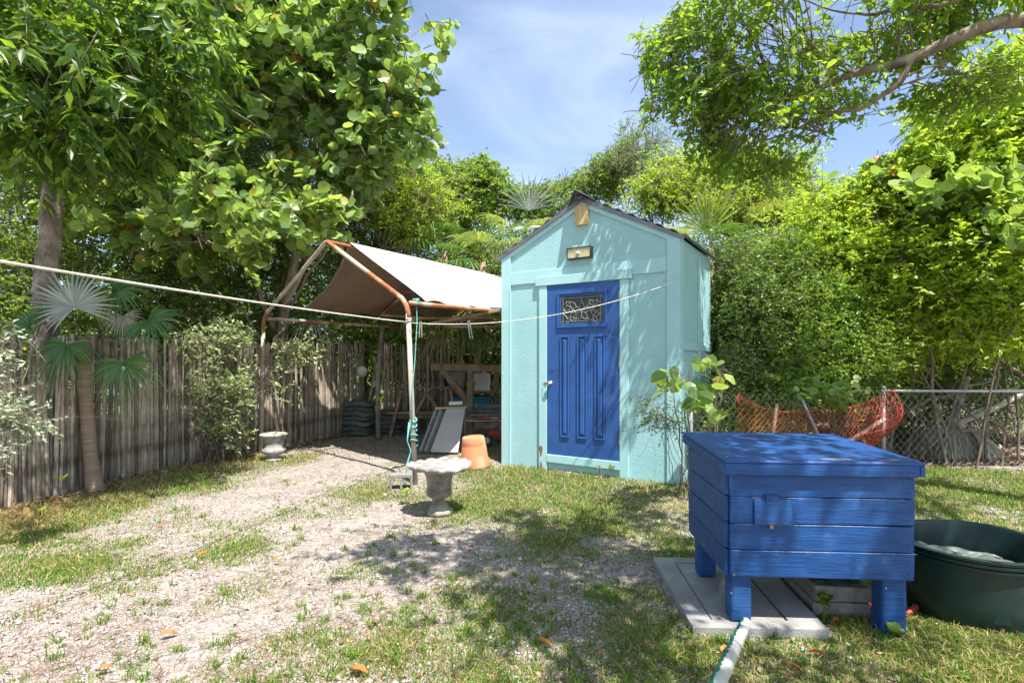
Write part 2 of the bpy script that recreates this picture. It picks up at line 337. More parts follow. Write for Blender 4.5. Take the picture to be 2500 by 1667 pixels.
# ---------------------------------------------------------------- shed
SH = math.atan2(-0.533, 0.846)
A0 = Vector((-0.115, 6.849, 0)); WID, DEP, EAV, PK = 2.227, 1.50, 2.62, 3.18
shed = thing('garden_shed', 'tall narrow aqua shed with grey gable roof and blue door', 'shed', A0, SH)
w = MB(); prof = [(0,-0.03),(WID,-0.03),(WID,EAV),(WID/2,PK),(0,EAV)]
w.add([(x,0,z) for x,z in prof]+[(x,DEP,z) for x,z in prof], [(0,1,2,3,4),(9,8,7,6,5),(1,0,5,6),(0,4,9,5),(2,1,6,7)])
build('wall', w, AQUA, shed)
def trim(name, *boxes, m=AQUAT, bev=0.004, par=None):
    for b in boxes: build(name, MB().box(*b), m, par or shed, bevel=bev)
trim('corner_board', (-0.012,0.125,-0.022,0.0,-0.02,EAV-0.005), (2.10,2.24,-0.022,0,-0.02,EAV-0.005), (WID,WID+0.02,0.002,0.11,-0.02,EAV-0.02))
trim('corner_bead', (0.113,0.128,-0.031,-0.0225,-0.02,2.24), m=AQUAT)
trim('frieze_board', (0.127,2.098,-0.018,0,2.26,2.415))
trim('door_casing', (0.545,0.652,-0.034,0,-0.02,2.214), (1.575,1.68,-0.03,0,-0.02,2.214))
trim('door_header', (0.50,1.72,-0.045,0,2.216,2.325))
trim('door_sill', (0.654,1.573,-0.04,0,0.085,0.18))
trim('side_batten', (WID,WID+0.018,0.112,DEP,1.42,1.50), (WID,WID+0.018,0.80,0.88,-0.02,1.418), (WID,WID+0.018,0.112,DEP,-0.02,0.1), (WID,WID+0.018,0.80,0.88,1.502,2.5))
# rake boards
for sx in (-1, 1):
    c = WID/2; e = c + sx*(WID/2+0.012); sl_ = (PK-EAV)/(WID/2)
    def rz(x, off): return PK - abs(x-c)*sl_ + off
    mb = MB(); mb.add([(c,y,rz(c,o_)) for y in (-0.02,0.0) for o_ in (-0.075,-0.002)] + [(e,y,rz(e,o_)) for y in (-0.02,0.0) for o_ in (-0.075,-0.002)],
        [(0,1,3,2),(4,6,7,5),(0,4,5,1),(2,3,7,6),(0,2,6,4),(1,5,7,3)]); build('rake_board', mb, AQUAT, shed)
# corrugated roof sheets: each slope a sheet with its own thickness, prow at the ridge
def roof_sheet(sx):
    c = WID/2; run = WID/2 + 0.07; mb = MB(); nu = 64
    for top in (0, 1):
        for i in range(nu+1):
            u = i/nu; x = c + sx*u*run; z = PK + 0.035 - u*run*sl_ + 0.011*math.cos(u*run/0.152*2*math.pi) + top*0.012
            front = -(0.036 + 0.15*max(0, 1-u/0.10))
            for y in (front, DEP+0.1): mb.v.append((x, y, z))
    n1 = (nu+1)*2
    for i in range(nu):
        a = i*2; mb.f += [(a,a+2,a+3,a+1),(n1+a,n1+a+1,n1+a+3,n1+a+2),(a,n1+a,n1+a+2,a+2),(a+1,a+3,n1+a+3,n1+a+1)]
    mb.f.append((nu*2,n1+nu*2,n1+nu*2+1,nu*2+1)); mb.f.append((0,1,n1+1,n1))
    return mb
roof = build('roof', MB().box(WID/2-0.03,WID/2+0.03,-0.1,DEP,PK+0.0,PK+0.02), ROOFM, shed)
for sx in (-1,1): build('roof_sheet', roof_sheet(sx), ROOFM, roof)
for sx in (-1,1):     # drip edge under the verge
    c = WID/2; mb = MB(); e = c + sx*(WID/2+0.06)
    f0, f1 = -0.040, -0.040
    mb.add([(c,f0,PK+0.03),(c,f0,PK-0.02),(e,f1,rz(e,0.026)),(e,f1,rz(e,-0.015)),(c,f0+0.012,PK+0.03),(c,f0+0.012,PK-0.02),(e,f1+0.012,rz(e,0.026)),(e,f1+0.012,rz(e,-0.015))],
        [(0,1,3,2),(4,6,7,5),(0,2,6,4),(1,5,7,3),(0,4,5,1),(2,3,7,6)]); build('verge_trim', mb, ROOFM, roof)
mb = MB(); c = WID/2
mb.add([(c-0.17,-0.045,PK-0.03),(c,-0.225,PK+0.072),(c+0.17,-0.045,PK-0.03),(c-0.16,DEP+0.11,PK-0.02),(c,DEP+0.11,PK+0.075),(c+0.16,DEP+0.11,PK-0.02)], [(0,3,4,1),(1,4,5,2)])
build('ridge_cap', mb, ROOFM, roof, solid=0.012)
bl = tag(build('gable_block', MB().box(1.035,1.195,-0.055,-0.001,2.885,3.115), PINE, shed, bevel=0.004), 'bare pine block')
for z in (2.91, 3.0, 3.09):
    for x in (1.045, 1.185): build('screw', MB().tube([(x,-0.054,z),(x,-0.058,z)], 0.006, 8), DARKM, bl)
# door
door = build('door', MB().box(0.656,1.571,-0.028,0.0,0.182,2.212), DOORB, shed, bevel=0.003)
def ring(x0,x1,z0,z1,t,y0,y1):
    return MB().box(x0,x1,y0,y1,z1-t,z1).box(x0,x1,y0,y1,z0,z0+t).box(x0,x0+t,y0,y1,z0+t,z1-t).box(x1-t,x1,y0,y1,z0+t,z1-t)
wx0,wx1,wz0,wz1 = 0.845,1.385,1.745,2.07
build('window_frame', ring(wx0-0.05,wx1+0.05,wz0-0.05,wz1+0.05,0.03,-0.048,-0.029), DOORB, door, bevel=0.005)
build('window_frame', ring(wx0-0.018,wx1+0.018,wz0-0.018,wz1+0.018,0.02,-0.038,-0.0285), DOORB, door, bevel=0.003)
build('window_pane', MB().box(wx0,wx1,-0.033,-0.029,wz0,wz1), GLASS, door)
cm = MB(); Wd, Hd = wx1-wx0, wz1-wz0
def cline(pts, r=0.0019):
    cm.tube([(wx0+Wd*a, -0.035, wz0+Hd*b) for a,b in pts], r, 5)
for a in (0.055, 0.945): cline([(a,0.0),(a,1.0)])
for b in (0.075, 0.925): cline([(0.0,b),(1.0,b)])
def petal(cx, cy, ang, ln, wd, n=7):
    p = []; q = []
    for i in range(n+1):
        t = i/n; s_ = math.sin(math.pi*t)*wd
        for lst, sg in ((p,1),(q,-1)):
            x = t*ln; y = sg*s_; lst.append((cx+(x*math.cos(ang)-y*math.sin(ang))*Hd/Wd, cy+(x*math.sin(ang)+y*math.cos(ang))))
    cline(p); cline(q)
for k in range(5): petal(0.5, 0.42, R(90+72*k), 0.36, 0.10)
for sgn in (-1,1):
    for cx, cy, a0 in ((0.5+sgn*0.27, 0.62, 90-sgn*40), (0.5+sgn*0.27, 0.25, -90+sgn*30)):
        for k in range(3): petal(cx, cy, R(a0+75*k), 0.26, 0.07)
    cline([(0.5+sgn*0.10,0.55),(0.5+sgn*0.18,0.75),(0.5+sgn*0.30,0.80),(0.5+sgn*0.445,0.70)])
    cline([(0.5+sgn*0.10,0.20),(0.5+sgn*0.2,0.12),(0.5+sgn*0.32,0.16),(0.5+sgn*0.445,0.40)])
    cline([(0.5+sgn*0.12,0.42),(0.5+sgn*0.25,0.45),(0.5+sgn*0.36,0.40),(0.5+sgn*0.445,0.52)])
cline([(0.5,0.925),(0.5,0.78)]); cline([(0.5,0.075),(0.5,0.1)])
tag(build('leading', cm, CAME, door), 'pale leaded flower pattern')
for x0, x1 in ((0.835,0.955),(1.055,1.185),(1.275,1.405)):       # sunk panels: a moulding round a raised field
    build('panel_moulding', ring(x0,x1,0.40,1.60,0.02,-0.046,-0.0285), DOORB, door, bevel=0.007)
    mb = MB(); a, b = x0+0.028, x1-0.028; y0, y1 = -0.0285, -0.048
    mb.add([(a,y0,0.43),(b,y0,0.43),(b,y0,1.57),(a,y0,1.57),(a+0.018,y1,0.46),(b-0.018,y1,0.46),(b-0.018,y1,1.54),(a+0.018,y1,1.54)],
        [(4,5,6,7),(0,1,5,4),(1,2,6,5),(2,3,7,6),(3,0,4,7)]); build('panel', mb, DOORB, door)
kb = build('door_knob', MB().lathe([(0.0,0.06),(0.018,0.059),(0.027,0.048),(0.027,0.036),(0.012,0.026),(0.012,0.008),(0.03,0.004),(0.03,0)], 20).xf(Matrix.Translation((0.70,-0.028,1.035)) @ Matrix.Rotation(R(90),4,'X')), BRASS, door, smooth=True)
build('lock_plate', MB().lathe([(0.0,0.004),(0.026,0.004),(0.028,0.0)], 20).xf(Matrix.Translation((0.715,-0.028,1.20)) @ Matrix.Rotation(R(90),4,'X')), DOORB, door)
for z in (0.42, 1.28, 2.02): build('hinge', MB().tube([(1.574,-0.036,z-0.05),(1.574,-0.036,z+0.05)], 0.006, 8), HINGE, door)
build('latch_plate', MB().box(0.60,0.63,-0.044,-0.0345,0.86,1.0), AQUAT, shed)
build('latch_plate', MB().box(0.615,0.655,-0.045,-0.0345,1.02,1.05), BRASS, shed)
RUSTST = mat('rust_stain', (0.36,0.14,0.06), (0.22,0.09,0.05), rough=0.9, scale=20)
mb = MB(); mb.add([(0.572+0.022*math.cos(t)*(1+.3*math.sin(3*t)), -0.0345, 0.21+0.07*math.sin(t)) for t in np.linspace(0,2*math.pi,14)[:-1]], [tuple(range(13))]); build('rust_patch', mb, RUSTST, shed)
mb = MB(); mb.add([(0.575+0.016*math.cos(t), -0.0345, 0.03+0.05*math.sin(t)) for t in np.linspace(0,2*math.pi,12)[:-1]], [tuple(range(11))]); build('rust_patch', mb, RUSTST, shed)
SHM = shed.matrix_basis
def S(x, y, z): return SHM @ Vector((x, y, z))
# solar flood light under the gable: fixed to the shed but lifts off
fl = thing('flood_light', 'small black framed solar flood light on the shed gable', 'light', S(1.095,-0.002,2.56), SH)
build('housing', ring(-0.155,0.155,-0.066,0.066,0.012,-0.075,-0.0).box(-0.143,0.143,-0.03,0.0,-0.054,0.054), DARKM, fl, bevel=0.003)
build('lens', MB().box(-0.143,0.143,-0.066,-0.031,0.008,0.054), LENS, fl)
build('lens', MB().box(-0.143,0.143,-0.066,-0.031,-0.054,0.004), LENS, fl)
build('motion_sensor', MB().lathe([(0.0,0.034),(0.014,0.03),(0.022,0.014),(0.023,0)],16).xf(Matrix.Translation((-0.01,-0.066,-0.005)) @ Matrix.Rotation(R(90),4,'X')), WHITEP, fl, smooth=True)

# ---------------------------------------------------------------- cane fences
def fence(label, pts, h0, h1, pitch=0.041, base_jit=0.0):
    P = [Vector((x, y, 0)) for x, y in pts]; t = thing('cane_fence', label, 'fence', P[0], group='grey cane fence sections')
    seg = [(P[i+1]-P[i]).length for i in range(len(P)-1)]; Ltot = sum(seg); n = int(Ltot / pitch)
    meshes = []
    for k in range(5):
        mb = MB(); r = 0.0145 + 0.0022*k; lean = (k-2)*0.004
        mb.tube([(0,0,-0.05),(lean,0.003*(k-2),0.5),(-lean*0.5,-0.004,1.05),(lean*1.4,0.002,1.5)], [r*1.05,r,r*0.96,r*0.9], 7)
        me = bpy.data.meshes.new('stake'); me.from_pydata(mb.v, [], mb.f); me.materials.append(STAKE); me.shade_smooth(); me.set_sharp_from_angle(angle=R(50)); meshes.append(me)
    for i in range(n):
        s_ = (i+0.5)*pitch; j = 0
        while j < len(seg)-1 and s_ > seg[j]: s_ -= seg[j]; j += 1
        d = (P[j+1]-P[j]).normalized(); nrm = Vector((d.y,-d.x,0)); p = P[j] + d*s_ + nrm*random.uniform(-0.007,0.007)
        u = (i+0.5)/n; h = (h0*(1-u)+h1*u) * (1+random.gauss(0,0.013)) + 0.022*math.sin(i*0.37)
        if random.random() < 0.05: h *= random.uniform(.86,.96)
        o = bpy.data.objects.new('stake', meshes[random.randrange(5)]); COL.objects.link(o); o.parent = t
        o.matrix_basis = Matrix.Translation(p - P[0]) @ Matrix.Rotation(random.gauss(0,0.010),4,'X') @ Matrix.Rotation(random.gauss(0,0.012),4,'Y') @ Matrix.Rotation(random.uniform(0,6.3),4,'Z') @ Matrix.Diagonal((1,1,h/1.5,1))
    for z in (0.35, 1.15):
        for j in range(len(seg)):
            d = (P[j+1]-P[j]).normalized(); nrm = Vector((-d.y,d.x,0))*0.045
            build('rail', MB().bar(P[j]+nrm+Vector((0,0,z)), P[j+1]+nrm+Vector((0,0,z)), 0.035, 0.07), WOODG, t, world=True)
    return t
fence('long grey cane fence section on the left, behind the small fan palm', [(-4.70,3.9),(-4.52,4.73),(-4.33,5.9),(-4.12,6.84),(-3.62,7.85),(-3.42,8.55)], 1.52, 1.60)
fence('middle grey cane fence section carrying a white ball beside the sandbags', [(-3.40,8.60),(-3.2,9.3),(-2.72,9.95)], 1.60, 1.66)
fence('rear grey cane fence section behind the sawhorses and grey pole', [(-2.42,9.98),(-1.9,10.12),(-1.28,10.30)], 1.60, 1.62)
for q, (p0, p1) in enumerate((((-2.76,9.85,-.02),(-2.38,10.0,1.5)), ((-2.66,9.8,-.02),(-2.30,9.98,1.35)), ((-2.72,9.7,-.02),(-2.5,9.9,1.25)), ((-2.80,9.9,-.02),(-2.50,10.0,1.42)))):
    o = build('loose_cane', MB().tube([p0, (Vector(p0)+Vector(p1))/2+Vector((0.01,0,0.01)), p1], [0.022,0.02,0.018], 7), STAKE, None)
    tag(o, ['pale loose cane leaning furthest right in the gap between the two cane fences','short loose cane leaning in the fence gap nearest the grey pole','steepest loose cane leaning at the edge of the fence gap','long loose cane leaning left behind the others in the fence gap'][q], 'cane', 'loose canes leaning in the fence gap')
ball = thing('ball_float', 'off white ball hanging at the end of the middle cane fence', 'ball', (-2.76,9.83,1.11))
build('ball', MB().lathe([(0.103*math.sin(R(a)), 0.103*math.cos(R(a))) for a in range(2,180,11)], 24), WHITEP, ball, smooth=True)
build('cord', MB().tube([(0,0,0.1),(0,0.03,0.3),(0.0,0.09,0.53)], 0.004, 5), ROPE, ball)

# ---------------------------------------------------------------- carport frame and canopy
e_ = Vector((0.585,0.811,0)); Br = Vector((-1.035,5.74,0)); Bl = Vector((-3.60,7.66,0))
Tr = Vector((-1.12,5.76,1.93)); Tl = Vector((-3.54,7.62,1.93)); RG = Vector((-2.315,6.69,2.80))
cp = thing('carport_frame', 'rusty pipe carport frame with pitched top beside the aqua shed', 'carport', Br)
def bend(a, b, c, r=0.16, n=7):
    p = b + (a-b).normalized()*r; q = b + (c-b).normalized()*r
    return [p*(1-t)**2 + b*2*t*(1-t) + q*t*t for t in [i/n for i in range(n+1)]]
for t_, nm in ((0.0,'front'),(2.0,'middle'),(3.85,'rear')):
    o = e_*t_ + (Vector((-0.10,0.06,0))*t_/3.85); dz = Vector((0,0,(-0.0 if t_==0 else 0.02)))
    a, b, c, d, f = Br+o, Tr+o+dz, RG+o, Tl+o+dz, Bl+o
    rr = 0.0275
    if t_ != 0.0: a = Vector((b.x, b.y, 0))
    if t_ == 0.0:
        build('post', MB().tube([a+Vector((0,0,-.05)), a.lerp(b,.5)+Vector((-.004,0,0)), bend(a,b,c)[1]], rr, 12), PIPEW, cp, world=True, smooth=True)
        build('post', MB().tube([f+Vector((0,0,-.05)), f.lerp(d,.5), bend(c,d,f)[-2]], rr, 12), PIPEW, cp, world=True, smooth=True)
    elif nm == 'rear':
        build('post', MB().tube([f+Vector((0,0,-.05)), bend(c,d,f)[-2]], rr, 8), RUST, cp, world=True, smooth=True)
        build('post', MB().tube([a+Vector((0,0,-.05)), bend(a,b,c)[1]], rr, 8), RUST, cp, world=True, smooth=True)
    build('rafter', MB().tube((bend(a,b,c) if nm != 'middle' else [b+(c-b).normalized()*0.05]) + bend(b,c,d,0.05)[:4], rr, 12), RUST, cp, world=True, smooth=True)
    build('rafter', MB().tube(bend(b,c,d,0.05)[3:] + (bend(c,d,f) if nm != 'middle' else [d+(c-d).normalized()*0.05]), rr, 12), PIPEW if t_==0 else RUST, cp, world=True, smooth=True)
Lc = 3.85; dlt = Vector((-0.10,0.06,0))
build('ridge_pipe', MB().tube([RG, RG+e_*Lc+dlt], 0.022, 10), RUST, cp, world=True, smooth=True)
build('eave_pipe', MB().tube([Tr+Vector((.02,0,-.0)), Tr+e_*1.42+dlt*.3+Vector((0,0,0.03)), Tr+e_*Lc+dlt+Vector((0,0,0.02))], 0.024, 10), RUST, cp, world=True, smooth=True)
build('eave_pipe', MB().tube([Tl+Vector((.02,0,-.02)), Tl+e_*2.0+Vector((0,0,-0.02)), Tl+e_*Lc+dlt], 0.024, 10), RUST, cp, world=True, smooth=True)
mp_ = build('centre_pole', MB().tube([gp(924,1071), Vector((-2.26,9.0,0.95)), dp(934,795,9.1)], [0.045,0.042,0.04], 8), WOODG, None, smooth=True); mp_.name = 'pole'
tag(mp_, 'grey weathered pole standing in front of the second sandbag pile', 'pole')
# canopy: cloth over the frame
cano = thing('canopy_cloth', 'white cloth canopy with taupe underside laced over the carport', 'canopy', RG)
def canopy(u, v):
    if v < 0.5:
        a = v/0.5; b0 = Tr; edge0 = 0.42
    else:
        a = (1-v)/0.5; b0 = Tl; edge0 = 0.62
    # front edge is cut back along the eaves in a shallow curve
    tf = (0.355*a + 0.286*(1-a)) if v < 0.5 else (0.355*a + 0.60*(1-a) + 0.10*math.sin(math.pi*a))
    t = tf + u*(Lc-0.08-tf)
    base = b0.lerp(RG, a) if a > 0 else b0
    p = base + e_*t + dlt*t/Lc
    sag = 0.004*math.sin(math.pi*a)*(1 + 0.25*math.cos(u*12)) ; lift = 0.05
    if v >= 0.5: sag = 0.06*math.sin(math.pi*a**0.8); p = p + Vector((0,0,0.10*(1-a)))
    p = p + Vector((0,0,lift - sag + 0.010*math.sin(u*30+v*9)*(1-a)))
    if a < 0.04: p = p + Vector((0,0,-0.01+0.018*math.sin(u*34)))
    return p
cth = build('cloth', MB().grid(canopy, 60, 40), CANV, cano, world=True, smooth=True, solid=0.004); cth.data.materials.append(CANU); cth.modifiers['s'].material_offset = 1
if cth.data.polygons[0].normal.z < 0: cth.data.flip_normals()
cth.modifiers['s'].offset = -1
for u in np.linspace(0.02,0.98,14):     # lacing ties
    p = canopy(u, 0.0); build('tie', MB().tube([p+Vector((0,0,.01)), p+Vector((0.02,-0.02,-0.03)), p+Vector((0.0,-0.01,-0.075)), p+Vector((-0.02,0.02,-0.03)), p], 0.003, 4), DARKM, cano, world=True)
for v in np.linspace(0.06,0.94,9):
    p = canopy(0.0, v); q = p - e_*0.2
    build('tie', MB().tube([p, q.lerp(p,.5)+Vector((0,0,-.012)), q], 0.003, 4), DARKM, cano, world=True)
# planks stored across the rafters near the shed
for i, (p, q, w_, h_) in enumerate(((dp(1046,792,7.2), dp(1223,757,6.92), 0.09, 0.035), (dp(1000,778,7.8), dp(1226,775,7.6), 0.12, 0.03), (dp(930,770,8.2), dp(1226,786,8.4), 0.10, 0.03), (dp(1090,798,8.0), dp(1226,797,8.0), 0.14, 0.03))):
    tag(build('stored_plank', MB().bar(p, q, w_, h_), WOODO, None, bevel=0.003),
        ['pale diagonal plank slung under the canopy eave against the shed','brown plank lying level under the white canopy cloth','long thin brown plank deepest under the canopy','lowest wide brown plank under the canopy by the shed'][i], 'plank', 'planks stored under the canopy')

# ---------------------------------------------------------------- clothes line
def catenary(p, q, sag, n=16): return [p.lerp(q, i/n) + Vector((0,0,-4*sag*(i/n)*(1-i/n))) for i in range(n+1)]
cl = thing('clothes_line', 'white rope clothes line running from the left edge past the post to the shed', 'clothes line', dp(995,789,5.70))
c1 = catenary(dp(-120,618,2.05), dp(992,786,5.70), 0.02); c2_ = catenary(dp(1000,788,5.70), dp(1664,682,5.45), 0.16, 22)
build('rope', MB().tube(c1, 0.0065, 8), ROPE, cl, world=True, smooth=True)
build('line', MB().tube(c2_, 0.0042, 6), ROPE, cl, world=True, smooth=True)
wr = [Tr.lerp(Br,0.10)+Vector((0.033*math.cos(t), 0.033*math.sin(t), -0.02+0.004*t)) for t in np.linspace(0,4*math.pi,24)]
build('knot', MB().tube(wr, 0.005, 5), ROPE, cl, world=True, smooth=True)
for k, (px, py, dd, ln, mm, lb) in enumerate(((1027,792,5.68,0.17,WOODG,'grey wooden clothes peg hanging on the line just right of the white post'), (1146,790,5.62,0.2,GREYP,'dark plastic clothes peg hanging on the line between post and shed'))):
    p = dp(px, py, dd); t = thing('clothes_peg', lb, 'peg', p)
    for s_ in (-1,1): build('prong', MB().bar((s_*0.008-0.01*k,0,0.03),(s_*0.014+0.02*k,0.0,-ln*0.8),0.012,0.018), mm, t, bevel=0.002)
    build('spring', MB().tube([(-0.016,0,-0.02),(0.016,0,-0.02)],0.006,6), HINGE, t)
tl = thing('teal_rope', 'teal rope tied round the white carport post and hanging from its top', 'rope', Br)
kn = dp(1016,737,5.86)
build('hanging_strand', MB().tube([kn+Vector((0,0,.03)), kn+Vector((.01,0,-.2)), dp(1013,880,5.70), dp(1006,960,5.68), dp(1006,1035,5.69)], 0.005, 6), TEAL, tl, world=True, smooth=True)
build('knot', MB().tube([kn+Vector((0.035*math.cos(t),0.03*math.sin(t),0.03*math.sin(t*1.7))) for t in np.linspace(0,5*math.pi,30)], 0.009, 6), TEAL, tl, world=True, smooth=True)
for zz in (0.60, 0.44):
    pc = Br.lerp(Tr, zz/1.93); build('coil', MB().tube([pc+Vector((0.036*math.cos(t),0.036*math.sin(t),0.009*t-0.03+0.02*math.sin(t+zz*9))) for t in np.linspace(0,5*math.pi,36)], 0.008, 6), TEAL, tl, world=True, smooth=True)
for off in (0,0.03):
    build('tail_strand', MB().tube([dp(998+off*120,1030,5.68), dp(994,1075,5.66), dp(1003,1100,5.66), dp(992,1145-off*300,5.62), dp(990,1168,5.6)], 0.006, 6), TEAL, tl, world=True, smooth=True)

# ---------------------------------------------------------------- big blue wooden box on legs
BR_ = R(-3.6)
bo = gp(1786, 1512); bx = thing('blue_wooden_box', 'large blue planked wooden box on four legs with a flat lid', 'wooden box', (1.055, 2.60, 0.0), BR_)
BW, BD = 0.845, 0.66; Z0, Z1 = 0.27, 0.782; PH = (Z1-Z0)/4
def wobble(mb, amp=0.0015):
    mb.v = [(x+random.gauss(0,amp), y+random.gauss(0,amp), z+random.gauss(0,amp)) for x,y,z in mb.v]; return mb
for i in range(4):
    z0 = Z0 + i*PH + (0.003 if i else 0); z1 = Z0 + (i+1)*PH - 0.002
    build('plank', wobble(MB().box(-0.002,BW+0.002,-0.022+0.002*(i%2),0.0,z0,z1)), BOXB, bx, bevel=0.003)
    build('plank', wobble(MB().box(-0.02,0.0,0.002,BD,z0,z1)), BOXB, bx, bevel=0.003)
    build('plank', wobble(MB().box(BW,BW+0.02,0.002,BD,z0,z1)), BOXB, bx, bevel=0.003)
    build('plank', wobble(MB().box(-0.002,BW+0.002,BD+0.001,BD+0.022,z0,z1)), BOXB, bx, bevel=0.003)
build('lining', MB().box(0.004,BW-0.004,0.004,BD-0.004,Z0+0.01,Z1-0.005), DARKM, bx)
def postshape(x0,x1,y0,y1,z0,z1):
    return MB().box(x0,x1,y0,y1,z0,z1)
for (x,y,zb) in ((0.012,0.006,0.036),(BW-0.125,0.006,-0.02),(0.012,BD-0.11,0.036),(BW-0.12,BD-0.11,-0.01)):
    build('leg', postshape(x, x+ (0.115 if x>0.5 else 0.10), y, y+0.10, zb, Z1-0.02), BOXB, bx, bevel=0.014)
lid = build('lid', wobble(MB().add([(-0.035,-0.055,0.822),(BW+0.035,-0.055,0.818),(BW+0.035,BD+0.10,0.846),(-0.035,BD+0.10,0.85),
      (-0.035,-0.055,0.836),(BW+0.035,-0.055,0.832),(BW+0.035,BD+0.10,0.860),(-0.035,BD+0.10,0.864)], [(0,3,2,1),(4,5,6,7),(0,1,5,4),(1,2,6,5),(2,3,7,6),(3,0,4,7)]),0.001), LIDB, bx, bevel=0.004)
build('fascia', MB().box(-0.033,BW+0.008,-0.053,-0.032,0.764,0.8205), BOXB, lid, bevel=0.003)
build('fascia', MB().box(BW+0.012,BW+0.034,-0.05,-0.028,0.766,0.8195), BOXB, lid, bevel=0.003)
mb = MB().add([(-0.034,-0.03,0.765),(-0.014,-0.03,0.765),(-0.014,BD+0.09,0.80),(-0.034,BD+0.09,0.80),(-0.034,-0.03,0.8205),(-0.014,-0.03,0.8205),(-0.014,BD+0.09,0.8475),(-0.034,BD+0.09,0.8475)],
   [(0,3,2,1),(4,5,6,7),(0,1,5,4),(1,2,6,5),(2,3,7,6),(3,0,4,7)]); build('fascia', mb, BOXB, lid, bevel=0.003)
build('fascia', MB().box(BW+0.012,BW+0.031,-0.026,BD+0.09,0.785,0.8175), BOXB, lid, bevel=0.003)
random.seed(5)
for (x,y,l_,w_,a) in ((0.50,0.0,0.20,0.022,-75),(0.77,0.0,0.16,0.02,-72),(0.72,-0.035,0.07,0.012,-70),(0.0,0.02,0.09,0.012,-15),(0.86,-0.04,0.06,0.012,0),(0.30,0.42,0.06,0.012,-60)):
    mb = MB(); n = 12; M = Matrix.Rotation(R(a+75),4,'Z'); pts = []
    for k in range(n):
        t = 2*math.pi*k/n; rr = 1+random.uniform(-.35,.35); v_ = M @ Vector((math.cos(t)*l_/2*rr, math.sin(t)*w_/2*rr, 0)); xx, yy = x+v_.x, max(-0.053, y+v_.y)
        pts.append((xx, yy, 0.8365 + (yy+0.055)*0.0343 - (xx+0.035)*0.0042 + 0.0008))
    mb.add(pts, [tuple(range(n))]); build('peeled_patch', mb, PEEL, lid)
ht = build('hatch', wobble(MB().add([(0.105,-0.046,0.53),(0.285,-0.048,0.53),(0.275,-0.032,0.645),(0.108,-0.032,0.645),(0.105,-0.034,0.53),(0.285,-0.036,0.53),(0.275,-0.024,0.645),(0.108,-0.024,0.645)],
    [(0,1,2,3),(5,4,7,6),(0,4,5,1),(1,5,6,2),(2,6,7,3),(3,7,4,0)]),0.0005), BOXB, bx, bevel=0.002)
build('hinge', MB().box(0.162,0.222,-0.034,-0.0225,0.648,0.668).box(0.162,0.222,-0.0375,-0.0325,0.622,0.644).tube([(0.160,-0.037,0.646),(0.224,-0.037,0.646)],0.0045,8), BOXB, ht)
build('latch', MB().box(0.178,0.196,-0.036,-0.0225,0.508,0.526), HINGE, ht)
WORN = mat('worn_pale_edge', (0.30,0.34,0.40), (0.08,0.12,0.22), rough=0.9, scale=60)
random.seed(31)
for zi, segs in ((1,((0.10,0.32),(0.55,0.80))),(2,((0.02,0.62),)),(3,((0.22,0.45),(0.60,0.86)))):
    for x0_, x1_ in segs:
        n_ = 16; zt = Z0+(4-zi)*PH-0.0005; mb = MB(); up_ = []; lo_ = []
        for q in range(n_+1):
            x_ = x0_+(x1_-x0_)*q/n_; up_.append((x_,-0.0235,zt)); lo_.append((x_,-0.0240,zt-0.0015-random.random()*0.0035*math.sin(math.pi*q/n_)))
        mb.add(up_+lo_, [(q,n_+1+q,n_+2+q,q+1) for q in range(n_)]); build('worn_edge', mb, WORN, bx)
for _ in range(3):
    x_, z_ = random.choice([(random.uniform(0.0,0.02),random.uniform(.1,.75)),(random.uniform(BW-.12,BW-.11),random.uniform(0,.25)),(random.uniform(0.012,0.03),random.uniform(.04,.25))]); mb = MB()
    yy_ = -0.0245 if z_>Z0 else 0.0045; n_=7; r_=random.uniform(.003,.008)
    mb.add([(x_+r_*math.cos(t)*random.uniform(.5,1.2), yy_, z_+r_*1.6*math.sin(t)*random.uniform(.5,1.2)) for t in np.linspace(0,2*math.pi,n_+1)[:-1]],[tuple(range(n_))]); build('paint_chip', mb, WORN, bx)
HOLE = mat('rusted_nail', (0.10,0.06,0.04), rough=0.8)
for zi in range(4):
    for x in (0.02, BW-0.02):
        for dz_ in (0.03, 0.095): build('nail', MB().tube([(x+random.uniform(-.004,.004),-0.0215,Z0+zi*PH+dz_),(x,-0.0245,Z0+zi*PH+dz_)],0.003,6), HOLE, bx)

